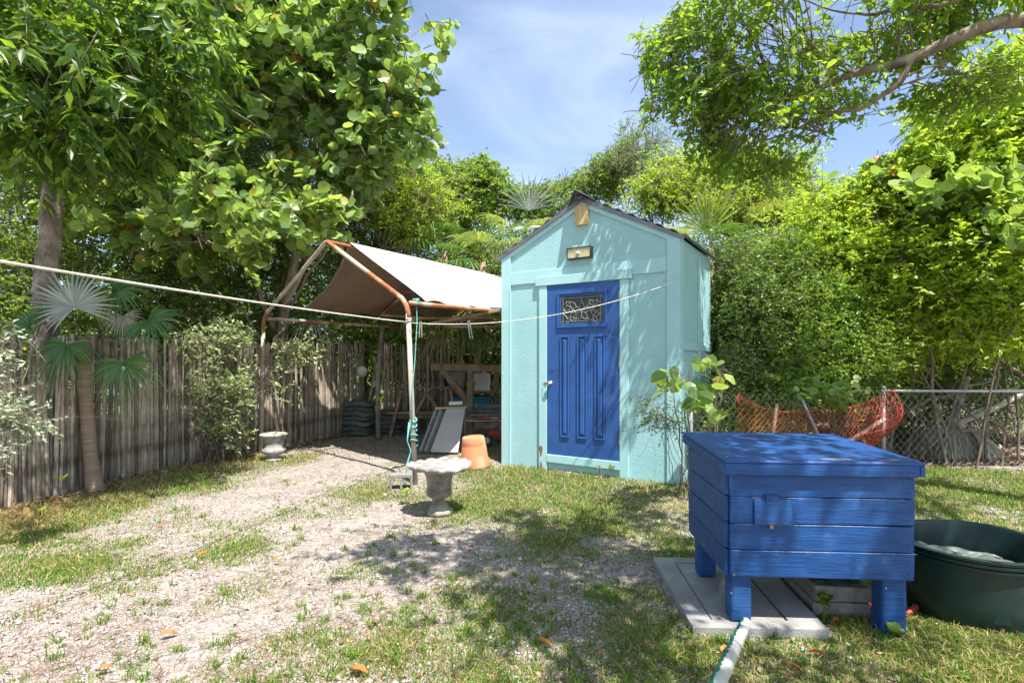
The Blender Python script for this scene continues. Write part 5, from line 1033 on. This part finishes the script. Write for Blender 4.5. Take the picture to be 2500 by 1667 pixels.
limbs('branchlets', sp[6:]+sp2[4:], [x for x in oc['C'][rng.choice(len(oc['C']),70,replace=False)] if not openings(np.array([x]))[0]], 0.009, TWIG, OT, sub=2)
leafmesh('crown', sh, LEAF['branch'], OT); 

# ---------------------------------------------------------------- palms
def frond(T, base, az, el, plen, rad, n=26, spread=120, droop=0.5, mt='palm', tilt=0.0, pw=0.006, name='frond'):
    """petiole then a folded fan of narrow segments that bend with gravity"""
    base = Vector(base); d = Vector((math.cos(az)*math.cos(el), math.sin(az)*math.cos(el), math.sin(el)))
    pts = [base + d*plen*t + Vector((0,0,-0.18*plen*t*t)) for t in (0,.25,.5,.75,1)]; tipd = (pts[-1]-pts[-2]).normalized()
    hub = pts[-1]; side = tipd.cross(Vector((0,0,1))).normalized(); nn = side.cross(tipd).normalized(); nn = (nn*math.cos(tilt)+tipd*-math.sin(tilt)).normalized(); fwd = nn.cross(side).normalized()*-1
    if fwd.dot(tipd) < 0: fwd = -fwd
    mb = MB(); 
    for i in range(n):
        a = R(-spread + 2*spread*i/(n-1)); u = (fwd*math.cos(a) + side*math.sin(a)).normalized(); across = nn.cross(u).normalized()
        L_ = rad*(0.78+0.22*math.cos(a*0.7))*random.uniform(.92,1.05); w_ = rad*0.030; b = len(mb.v); dr = droop*random.uniform(.7,1.35); seg = 6
        for k in range(seg+1):
            t = k/seg; p = hub + u*L_*t + Vector((0,0,-dr*L_*max(0,t-0.25)**2)) + nn*0.05*rad*math.sin(t*3)
            ww = w_*(0.25+1.3*t if t<0.5 else 0.9*(1.03-t)/0.53) ; fold = ww*0.55
            mb.v += [tuple(p-across*ww+nn*fold), tuple(p), tuple(p+across*ww+nn*fold)]
        for k in range(seg): q = b+k*3; mb.f += [(q,q+3,q+4,q+1),(q+1,q+4,q+5,q+2)]
    f = build(name, mb, LEAF[mt], T, world=True); build('petiole', MB().tube(pts, [pw*1.4,pw*1.1,pw,pw*.9,pw*.8], 6), LEAF['palmy'], f, world=True, smooth=True); return f
pb = gp(232,1199); ph = Vector((-4.25,5.32,1.45)); pb = Vector((-4.20,5.38,0))
PT = thing('fan_palm','young fan palm with a curved ringed trunk in front of the left cane fence','palm',pb)
build('trunk', MB().tube([pb+Vector((0.03,0,-.04)), pb+Vector((0.0,0,0.05)), dp(222,1120,5.40), dp(212,1000,5.42), dp(206,900,5.42), ph], [0.095,0.078,0.062,0.060,0.062,0.05], 14), PALMB, PT, world=True, smooth=True)
build('fibre_sheath', MB().tube([ph+Vector((0.0,0,-.17)), ph+Vector((.01,0,-.06)), ph+Vector((0,0,.1))],[0.06,0.066,0.03],9), LEAF['dead'], PT, world=True)
random.seed(21)
def fan(T, base, hub, fwd, nn, rad, mt, spread=120, droop=.4, n=26, pw=.006):
    base, hub = Vector(base), Vector(hub); fwd = Vector(fwd).normalized(); nn = Vector(nn); nn = (nn-fwd*nn.dot(fwd)).normalized(); side = fwd.cross(nn)
    mid = base.lerp(hub, .5) + Vector((0,0,.07)); pts = [base*(1-t)**2+mid*2*t*(1-t)+hub*t*t for t in (0,.2,.4,.6,.8,1)]; mb = MB()
    for i in range(n):
        a = R(-spread + 2*spread*i/(n-1)); u = (fwd*math.cos(a)+side*math.sin(a)).normalized(); across = nn.cross(u).normalized(); L_ = rad*(0.78+0.22*math.cos(a*0.7))*random.uniform(.78,1.05); w_ = rad*0.030; b_ = len(mb.v); dr = droop*random.uniform(.5,2.0); seg = 7
        for k in range(seg+1):
            t = k/seg; p = hub+u*L_*t+Vector((0,0,-dr*L_*max(0,t-.3)**2))+nn*.04*rad*math.sin(t*3); ww = w_*(0.3+1.3*t if t<0.5 else 0.95*(1.03-t)/0.53)
            mb.v += [tuple(p-across*ww+nn*ww*.5), tuple(p), tuple(p+across*ww+nn*ww*.5)]
        for k in range(seg): q = b_+k*3; mb.f += [(q,q+3,q+4,q+1),(q+1,q+4,q+5,q+2)]
    f = build('frond', mb, LEAF[mt], T, world=True); build('petiole', MB().tube(pts,[pw*1.5,pw*1.2,pw,pw,pw*.9,pw*.8],6), LEAF['palmy'], f, world=True, smooth=True)
fan(PT, ph, dp(183,750,5.22), (-.3,0,1), (.12,-1,.15), .47, 'palms', 125, .12, 30)
for px,py,dd,fw,nn_,rd,mt_,dr in ((165,843,5.0,(-.12,-.45,-1),(0,-1,.55),.43,'palm',.7),(303,884,5.08,(.25,-.35,-1),(.1,-1,.5),.43,'palm',.75),(362,782,5.3,(.85,-.3,-.45),(.1,-1,.7),.42,'palm',.4),(300,772,5.5,(.1,-.2,-1),(0,-1,.3),.27,'deadp',.2),
      (70,800,5.2,(-1,-.1,-.25),(0,-.8,.7),.42,'palm',.5),(285,712,5.5,(1,.2,.2),(0,-.7,.7),.45,'palm',.5),(230,760,5.6,(.5,.3,.9),(0,-1,.4),.36,'palmy',.3),(120,770,5.5,(-.9,.2,.4),(0,-.8,.7),.4,'palm',.5)):
    fan(PT, ph+Vector((0,0,.03)), dp(px,py,dd), fw, nn_, rd, mt_, 115, dr)
def fanpalm(label, base, top, fr, r=0.06, name='fan_palm', grp='fan palms behind the shed and carport'):
    T = thing(name, label, 'palm', Vector((base[0],base[1],0)), group=grp); build('trunk', MB().tube([Vector(base)+Vector((0,0,-.05)), Vector(base).lerp(Vector(top),.5), Vector(top)], [r*1.2,r,r*.9], 10), PALMB, T, world=True, smooth=True)
    for f in fr: frond(T, Vector(top), R(f[0]), R(f[1]), f[2], f[3], 15 if len(f)>6 else 24, f[6] if len(f)>6 else 115, f[4], f[5])
    return T
fanpalm('fan palm with a silvery upright fan just left of the shed roof', (0.2,10.6,0), tuple(dp(1290,590,10.4)), [(-90,75,.7,.75,.15,'palms',75),(190,40,.7,.7,.6,'palmy'),(-60,30,.6,.65,.7,'palmy'),(230,10,.6,.65,.8,'palm'),(-20,35,.6,.6,.6,'palm'),(90,50,.6,.6,.5,'palm')])
fanpalm('fan palm with yellowish drooping fans above the white canopy', (-0.75,10.2,0), tuple(dp(1180,640,10.1)), [(-100,40,.6,.65,.7,'palmy'),(200,30,.6,.65,.6,'palm'),(-40,30,.7,.65,.6,'palmy'),(-80,75,.5,.5,.2,'palm',80),(20,25,.6,.65,.7,'palm'),(-130,5,.6,.6,.8,'palm'),(150,55,.6,.6,.5,'palmy')])
fanpalm('fan palm with dark fans just behind the canopy ridge', (-1.3,10.9,0), tuple(dp(1085,610,10.7)), [(-80,40,.55,.6,.7,'palm'),(180,30,.6,.6,.6,'palm'),(-30,20,.7,.6,.6,'palm'),(-150,20,.6,.6,.8,'palmy')])
fanpalm('bright fan palm with two upright fans behind the right shed eave', (3.1,8.5,0), tuple(dp(1735,610,8.4)), [(-150,74,.35,.85,.1,'palmy',70),(-20,76,.40,.80,.1,'palmy',66),(-90,30,.5,.6,.6,'palm'),(170,40,.5,.65,.5,'palmy'),(10,35,.6,.6,.5,'palm')])
fanpalm('fan palm with one upright yellow fan farther right of the shed', (4.4,9.8,0), tuple(dp(1895,560,9.7)), [(-60,80,.4,.75,.1,'palmy',65),(-120,35,.6,.6,.4,'palmy'),(20,30,.5,.6,.6,'palm')])
fanpalm('low fan palm hanging its fans behind the timber rack', (-1.2,10.75,0), tuple(dp(1130,800,10.45)), [(-100,10,.35,.75,1.5,'palmy'),(-60,-5,.5,.6,1.4,'palm'),(-30,35,.7,.7,.9,'palm'),(-140,-10,.5,.6,1.5,'deadp'),(-120,20,.5,.65,1.4,'deadp'),(190,20,.8,.65,.8,'palm')], r=0.07)
fanpalm('low dark fan palm hanging behind the middle cane fence', (-3.9,10.2,0), tuple(dp(760,770,10.0)), [(-100,10,.5,.6,1.2,'palm'),(-40,20,.6,.6,1.0,'palm'),(-150,20,.6,.6,1.0,'palm'),(-70,-10,.4,.5,1.5,'deadp'),(-10,30,.9,.6,.7,'palm')])
# dead palm lying behind the wire fence
DP = thing('dead_palm','grey dead palm fronds collapsed behind the wire fence at the right','palm',(5.45,7.7,0))
hub = dp(2345,1030,7.6); build('stalk', MB().tube([dp(2500,960,7.4),dp(2420,1000,7.5),hub,dp(2330,1090,7.6)],[0.03,0.04,0.045,0.04],8), LEAF['deadp'], DP, world=True, smooth=True)
build('stalk', MB().tube([dp(2360,920,7.7),dp(2335,1000,7.6),dp(2300,1130,7.5)],[0.05,0.05,0.06],8), BARK, DP, world=True, smooth=True)
for az,el,rd in ((200,-15,.85),(-60,-35,.8),(-100,-40,.8),(150,0,.7),(10,20,.6)): frond(DP, hub, R(az), R(el), 0.10, rd, 22, 40, 1.0, 'deadp', pw=.015)
for i,(p_,q_,r_) in enumerate(((dp(2300,800,8.0),dp(2560,960,7.2),0.05),(dp(2200,1010,7.5),dp(2420,930,7.9),0.03),(dp(2180,850,8.2),dp(2420,1060,7.3),0.022),(dp(2240,1100,7.3),dp(2460,1030,7.6),0.025),(dp(2400,870,8),dp(2490,1080,7.2),0.018))):
    a,ar = limb(p_,q_,r_,r_*.6,0.03,8); tag(build('fallen_branch', MB().tube(a,ar,8), TWIG, None, smooth=True), ['thick grey bough slanting down to the right edge above the wire fence','pale branch rising right behind the left end of the wire fence','thin branch slanting down right through the dead fronds','low branch lying near the ground behind the wire fence','steep thin branch at the far right behind the wire'][i], 'branch', 'dead branches behind the wire fence')

# ---------------------------------------------------------------- shrubs in the yard
def yardshrub(name, label, blobs, n, leaf, L_, W_, base, stems, K=8, tpl='lance', nleaf=300, clus=0.12, up=0.5, droop=0.0, twl=0.16, ko=None, sr=0.009, cat='shrub', percl=8, stemto=None):
    if percl <= 2:
        cc = [crown([b], n, K, L_, W_, tpl, clus=clus, up=up, droop=droop, cut=False, twl=twl, percl=percl, gaps=9) for b in blobs]; c = cc[0]
        for k in 'PDNsC': c[k] = np.concatenate([q[k] for q in cc])
        c['tw'] = tuple(np.concatenate(z) for z in zip(*[q['tw'] for q in cc]))
    else: c = crown(blobs, n, K, L_, W_, tpl, clus=clus, up=up, droop=droop, cut=False, twl=twl, percl=percl, keepout=ko)
    T = thing(name, label, cat, base)
    mb = MB(); allp = []
    for i in range(stems):
        t = blobs[i % len(blobs)]; e = (t[0]+random.gauss(0,t[3]*.4), t[1]+random.gauss(0,t[4]*.4), t[2]+random.uniform(-t[5]*.3,t[5]*.5))
        a, ar = limb((base[0]+random.gauss(0,.10), base[1]+random.gauss(0,.06), -0.03), e, sr, sr*.4, 0.03, 9); mb.tube(a, ar, 6, cap=False); allp += a[2:]
    build('stems', mb, TWIG, T, world=True, smooth=True)
    limbs('branches', allp, c['C'][:40], sr*.5, TWIG, T, sub=1)
    rest = proxleaves(c, LEAF[leaf], T, nleaf); leafmesh('foliage', c, LEAF[leaf], T, rest); twigmesh('twigs', c, TWIG, T, 0.0018, 0.8); return T
yardshrub('silver_shrub','pale leaved shrub with bare twiggy stems growing against the cane fence',[B(500,850,6.9,0.42,0.25,0.22),B(600,845,7.1,0.50,0.25,0.20),B(725,860,7.6,0.28,0.2,0.20),B(520,960,6.8,0.32,0.2,0.25),B(610,960,7.0,0.32,0.2,0.3),B(560,1050,6.9,0.26,0.15,0.16)],850,'cream',0.050,0.025,(-3.95,6.95,0),22,sr=0.011,clus=0.13,ko=lambda P: np.abs(P[:,0]/P[:,1]+0.466)<0.013)
yardshrub('buttonwood_shrub','silvery green shrub poking in at the left edge in front of the fence',[B(5,870,3.9,0.09,0.15,0.12),B(30,940,3.8,0.10,0.15,0.10),B(30,1010,3.7,0.09,0.15,0.10),B(5,1090,3.6,0.09,0.12,0.10),B(95,895,4.0,0.08,0.1,0.04),B(75,1085,3.7,0.07,0.08,0.03)],120,'silver',0.042,0.017,(-3.82,3.75,0),7,clus=0.05,sr=0.007)
ybl = [B(1640,905,4.95,0.05,0.05,0.07),B(1688,915,4.95,0.07,0.06,0.09),B(1765,905,5.0,0.07,0.06,0.05),B(1745,940,5.0,0.05,0.05,0.04),B(1655,985,4.9,0.08,0.06,0.07),B(1705,1000,4.9,0.07,0.06,0.06)]
yardshrub('young_sea_grape','young sea grape with large round veined leaves by the shed corner',ybl,2,'grape',0.135,0.12,(1.72,5.02,0),6,K=4,tpl='round',clus=0.03,up=0.25,twl=0.16,percl=2)
yardshrub('fine_shrub','small dark fine leaved sprig shrub in front of the shed corner',[B(1610,1010,4.9,0.10,0.08,0.10),B(1590,980,4.9,0.04,0.04,0.05),B(1640,1030,4.9,0.06,0.06,0.08)],60,'olive',0.035,0.014,(1.62,5.0,0),5,clus=0.06,sr=0.004,K=9)
yardshrub('hedge_shrub','dense green undergrowth shrub between the shed corner and the orange net',[(2.10,5.95,0.50,0.35,0.2,0.42),(2.35,6.25,0.75,0.35,0.2,0.40)],800,'olive',0.04,0.022,(2.1,6.0,0),8,ko=lambda P: in_shed(P)|(P[:,1]<np.interp(P[:,0],[1.8,4.6],[5.6,6.7])),clus=0.10)
# papaya seedling and small sprouts
def sprout(label, base, h, n, L_, W_, leaf='bright', tpl='lance', name='seedling', stem=True):
    T = thing(name, label, 'seedling', base); b = Vector(base); top = b + Vector((0.005,0,h))
    if stem: build('stem', MB().tube([b-Vector((0,0,.02)), b.lerp(top,.5)+Vector((.004,0,0)), top], [0.006,0.005,0.004], 6), TWIG if h>0.12 else LEAF['grass'], T, world=True)
    V_, T_ = TPL[tpl]
    for i in range(n):
        a = 2*math.pi*i/n + random.uniform(-.3,.3); el = random.uniform(0.0,0.9); d = Vector((math.cos(a)*math.cos(el), math.sin(a)*math.cos(el), math.sin(el))); nn = Vector((0,0,1)); nn = (nn-d*nn.dot(d)).normalized(); w_ = nn.cross(d); s_ = random.uniform(.75,1.2)
        o0 = b.lerp(top, random.uniform(.75,1)) if stem else b; vs = [o0 + (d*v[0]*L_ + w_*v[1]*W_ + nn*v[2]*L_)*s_ for v in V_]; build('leaf', MB().add(vs, [tuple(t) for t in T_]), LEAF[leaf], T, world=True)
sprout('bright green papaya seedling in front of the left cane fence',tuple(gp(152,1218)),0.22,11,0.085,0.04)
sprout('small pale seedling on the dark soil below the far left fence',tuple(gp(97,1262)),0.06,7,0.06,0.035)
sprout('light green seedling at the foot of the hollow concrete block',tuple(gp(990,1228)),0.12,9,0.085,0.045)
sprout('little broad leaved seedling under the silver shrub near the small urn',tuple(gp(530,1118)),0.18,12,0.09,0.05)
sprout('dark green clover seedling growing up the front of the cinder blocks',tuple(gp(2010,1512)),0.10,12,0.05,0.04,'mid','round')
sprout('clover seedling at the base of the rear right leg of the blue box',tuple(gp(2180,1556)),0.03,12,0.045,0.04,'mid','round')
sprout('seedling at the shed sill right of the door',tuple(gp(1462,1168)),0.14,9,0.06,0.022,'mid')
sprout('upright seedling in the grass before the shed door',tuple(gp(1490,1165)),0.13,9,0.06,0.02,'mid')

# ---------------------------------------------------------------- grass, weeds, gravel, litter
def sample(n, dmax=9.5, dmin=1.95):
    px = rng.uniform(-60, 2560, n*3); u = rng.random(n*3); d = 1/(u*(1/dmin-1/dmax)+1/dmax); d = d**1.0
    y = d; x = (px-1250)/F*y; return x, y
def blocked(x, y):
    P = np.stack([x,y,np.zeros_like(x)],1); a = (((x-A0.x)*0.846-(y-A0.y)*0.533>0)&((x-A0.x)*0.846-(y-A0.y)*0.533<WID)&((x-A0.x)*0.533+(y-A0.y)*0.846>0)&((x-A0.x)*0.533+(y-A0.y)*0.846<DEP))
    q = (x>0.87)&(x<1.58)&(y>2.55)&(y<3.47); t_ = np.hypot(x-2.43,y-2.85)<0.31
    xf = np.interp(y,[3.9,4.73,5.9,6.84,7.85,8.55,9.95],[-4.70,-4.52,-4.33,-4.12,-3.62,-3.42,-2.72]); fe = x < xf+0.02
    wf = (x>1.85)&(y>np.interp(x,[1.8,4.6,8],[5.5,6.6,6.75])+0.05)
    return a|q|t_|fe|wf
def blades(name, x, y, h, w_, mt, label, lean=0.6, cat='grass'):
    n = len(x); z = gz(x,y); a = rng.uniform(0,2*np.pi,n); le = np.abs(rng.normal(size=n))*lean; dx, dy = np.cos(a)*le, np.sin(a)*le; s = rng.uniform(0,2*np.pi,n); sx, sy = np.cos(s)*w_/2, np.sin(s)*w_/2
    b = np.stack([x,y,z-0.004],1); W_ = np.stack([sx,sy,np.zeros(n)],1); m1 = b + np.stack([dx*h*.35,dy*h*.35,h*.62],1); t = b + np.stack([dx*h,dy*h,h*(1-.25*np.minimum(le,1.5))],1)
    V = np.stack([b-W_,b+W_,m1+W_*.8,m1-W_*.8,t],1).reshape(-1,3); T = np.array([(0,1,2),(0,2,3),(3,2,4)])[None]+(np.arange(n)*5)[:,None,None]
    o = npmesh(name, V, T.reshape(-1,3), mt, None, 'stuff'); return tag(o, label, cat, kind='stuff')
x, y = sample(150000); g = cover(x, y); far = np.clip((y-2)/5,0,1)
k = (rng.random(len(x)) < g*1.05) & ~blocked(x,y); x, y, g = x[k], y[k], g[k]
dry = np.clip(1.25 - (x - np.interp(y,[3.9,4.73,5.9,6.84,7.85,8.55,9.95],[-4.70,-4.52,-4.33,-4.12,-3.62,-3.42,-2.72]))/0.95, 0, 1)*(x<0) + 0.10 + 0.35*((x>1.1)&(x<1.8)&(y>4.6)&(y<5.6)); isd = rng.random(len(x)) < dry*0.95*np.clip(fbm(x,y,2.5,33)*2.2-.3,0,1)+0.06
print('blades', len(x))
hh = (0.010+0.022*rng.random(len(x)))*(0.7+0.6*g)*(1+0.08*(y-2))
blades('grass', x[~isd], y[~isd], hh[~isd], 0.0035+0.0009*y[~isd], LEAF['grass'], 'patchy short green grass growing over the pale sand')
blades('dry_grass', x[isd], y[isd], hh[isd]*1.5, 0.0035+0.0008*y[isd], LEAF['straw'], 'dry straw coloured grass matted along the foot of the cane fence', lean=1.3)
# crab grass tufts
x, y = sample(1500, 6.5, 2.0); g = cover(x, y); k = (rng.random(len(x)) < 0.20+0.32*(x>-1.0)*(0.5+0.5*(x>0.3))) & ~blocked(x,y) & (fbm(x,y,1.6,71)>0.45); x, y = x[k], y[k]
rep = rng.integers(7, 22, len(x)); sz = rng.uniform(.5,1.25,len(x)); X_ = np.repeat(x,rep); Y_ = np.repeat(y,rep); SZ = np.repeat(sz,rep); n = len(X_); X_ = X_+rng.normal(size=n)*0.012; Y_ = Y_+rng.normal(size=n)*0.012
blades('weed_tufts', X_, Y_, (0.024+0.040*rng.random(n))*SZ, 0.0055*SZ+0.001, leafmat('crab_grass', [(0,(0.06,0.14,0.02)),(.5,(0.12,0.22,0.03)),(.8,(0.22,0.29,0.06)),(1,(0.36,0.27,0.13))], (0.34,0.52,0.04), 0.35), 'coarse tufts of crab grass scattered over the sand', lean=1.35)
# brown runners and sticks
x, y = sample(5200, 7, 2.0); k = ~blocked(x,y) & (fbm(x,y,2.2,55)>0.46); x, y = x[k], y[k]; n = len(x)
blades('dry_runners', x, y, 0.035*rng.random(n)+0.015, 0.003+0*x, leafmat('brown_runner', [(0,(0.12,0.06,0.04)),(1,(0.30,0.17,0.10))], (0.2,0.1,0.05), .1, .9, .1), 'thin brown runners and dead stalks lying on the sand', lean=2.2)
# gravel
ICO_V = np.array([(1,0,0),(-1,0,0),(0,1,0),(0,-1,0),(0,0,1),(0,0,-1)],float); ICO_T = np.array([(0,2,4),(2,1,4),(1,3,4),(3,0,4),(2,0,5),(1,2,5),(3,1,5),(0,3,5)])
x, y = sample(26000, 10.0); g = cover(x, y); k = (rng.random(len(x)) < np.clip(0.95-0.75*g,0.05,1)*np.clip(fbm(x,y,1.3,91)*2.4-0.35,0.12,1)) & ~((x>0.87)&(x<1.58)&(y>2.55)&(y<3.47)) & ~in_shed(np.stack([x,y,0*x],1),-.01); x, y = x[k], y[k]; n = len(x)
xfl = np.interp(y,[3.9,4.73,5.9,6.84,7.85,8.55,9.95],[-4.70,-4.52,-4.33,-4.12,-3.62,-3.42,-2.72]); k = (x > xfl); x, y = x[k], y[k]; n = len(x)
s = (0.0028+0.0065*rng.random(n)**3)*(1+0.07*(y-2)); s[rng.random(n)<0.018] *= 2.4
V = ICO_V[None]*(s[:,None,None])*rng.uniform(.6,1.25,(n,6,1)); V[:,:,2] *= 0.65; a = rng.uniform(0,6.28,n); ca, sa = np.cos(a)[:,None], np.sin(a)[:,None]
V = np.stack([V[:,:,0]*ca-V[:,:,1]*sa+x[:,None], V[:,:,0]*sa+V[:,:,1]*ca+y[:,None], V[:,:,2]+(gz(x,y)+s*0.25)[:,None]],2)
gm = leafmat('coral_gravel', [(0,(0.30,0.245,0.205)),(.5,(0.47,0.41,0.36)),(1,(0.64,0.59,0.54))], (0,0,0), 0.0, 0.9, 0.15)
o = npmesh('gravel', V.reshape(-1,3), (ICO_T[None]+(np.arange(n)*6)[:,None,None]).reshape(-1,3), gm, None, 'stuff'); tag(o, 'loose white and pinkish coral gravel strewn over the yard', 'gravel', kind='stuff')
# leaf litter beyond the wire and under the fences
def litter(name, x, y, L_, W_, mt, label):
    n = len(x); a = rng.uniform(0,6.28,n); D = nrm(np.stack([np.cos(a),np.sin(a),rng.normal(size=n)*.25],1)); N = nrm(np.stack([rng.normal(size=n)*.45,rng.normal(size=n)*.45,np.ones(n)],1)); N = nrm(N-D*(N*D).sum(1,keepdims=True))
    c = dict(P=np.stack([x,y,gz(x,y)+0.006+rng.random(n)*.02],1),D=D,N=N,s=rng.uniform(.5,1.4,(n,1)),L=L_,W=W_,tpl='lance'); return tag(leafmesh(name,c,mt,None),label,'leaf litter',kind='stuff')
x = rng.uniform(2.0,9.5,13000); y = 5.6+6.4*rng.random(13000)**1.5; k = (y>np.interp(x,[1.8,4.6,8],[5.5,6.6,6.75])+0.02); litter('leaf_litter', x[k], y[k], 0.085, 0.05, LEAF['dead'], 'brown and grey fallen leaves covering the ground beyond the wire fence')
y = rng.uniform(4.0,9.8,1500); x = np.interp(y,[3.9,4.73,5.9,6.84,7.85,8.55,9.95],[-4.70,-4.52,-4.33,-4.12,-3.62,-3.42,-2.72])+0.03+np.abs(rng.normal(size=1500))*0.14; litter('leaf_litter', x, y, 0.06, 0.035, LEAF['dead'], 'brown fallen leaves gathered along the foot of the cane fence')
x = rng.uniform(-2.9,0.2,1800); y = rng.uniform(7.2,10.3,1800); k = ~in_shed(np.stack([x,y,0*x],1)) & (x>-3.0+0*y); litter('leaf_litter', x[k], y[k], 0.035, 0.02, LEAF['dead'], 'small dark leaf scraps on the gravel under the carport')
x, y = sample(420, 7, 2.0); k = ~blocked(x,y); litter('leaf_litter', x[k], y[k], 0.03, 0.016, LEAF['dead'], 'tiny brown leaf scraps scattered over the sandy yard')
OL = leafmat('orange_fallen_leaf', [(0,(0.34,0.10,0.03)),(.5,(0.55,0.20,0.04)),(1,(0.45,0.22,0.12))], (0.5,0.2,0.03), 0.15, 0.6, 0.3)
for i,(px,py,L_,lb) in enumerate(((412,1553,.11,'bright orange fallen leaf on the sand, nearest the lower left corner of the yard'),(492,1357,.09,'orange fallen leaf on the middle of the left grass strip'),(676,1372,.07,'orange brown fallen leaf on bare sand right of the left grass strip'),(440,1413,.06,'upright orange fallen leaf stub in the lower left grass'),(875,1643,.13,'long tan fallen leaf at the bottom edge of the yard'),
      (390,1292,.07,'yellow orange fallen leaf among the gravel at the left'),(235,1400,.06,'dark red fallen leaf in the left grass'),(258,1637,.07,'dark brown curled fallen leaf on the sand at the bottom left'),(137,1232,.10,'orange curled fallen leaf below the papaya seedling'),(1510,1203,.05,'pale fallen leaf in the grass before the shed'),
      (2045,1522,.10,'brown curled fallen leaf between the cinder blocks and the rear box leg'),(1995,1600,.11,'tan fallen leaf in the grass below the concrete pad'),(1942,1637,.08,'small orange fallen leaf at the bottom right below the pad'),(1330,1575,.10,'dull brown fallen leaf in the shade at the bottom centre'),(355,1237,.09,'pinkish fallen leaf in the grass right of the palm trunk'),(1770,1590,.09,'flat brown fallen leaf beside the half green pipe'),(1150,1340,.05,'small rust fallen leaf in the shade below the urn'),(510,1202,.05,'small orange fallen leaf on the path edge'))):
    p = gp(px, py); T = bpy.data.objects; V_, T_ = TPL['oval']; a = random.uniform(-0.5,0.7); M = Matrix.Rotation(a,4,'Z')@Matrix.Rotation(random.uniform(-.5,.3),4,'Y')@Matrix.Rotation(random.uniform(-.6,.6),4,'X')
    mb = MB().add([p+Vector((0,0,0.018))+M@Vector(((v[0]-.5)*L_, v[1]*L_*.36, v[2]*L_*2.2))*0.8 for v in V_], [tuple(t) for t in T_]); tag(build('fallen_leaf', mb, OL, None, solid=0.0012), lb, 'fallen leaf', 'orange leaves fallen on the yard')
print('objects', len(SC.objects), 'tris', sum(len(m.polygons) for m in bpy.data.meshes))
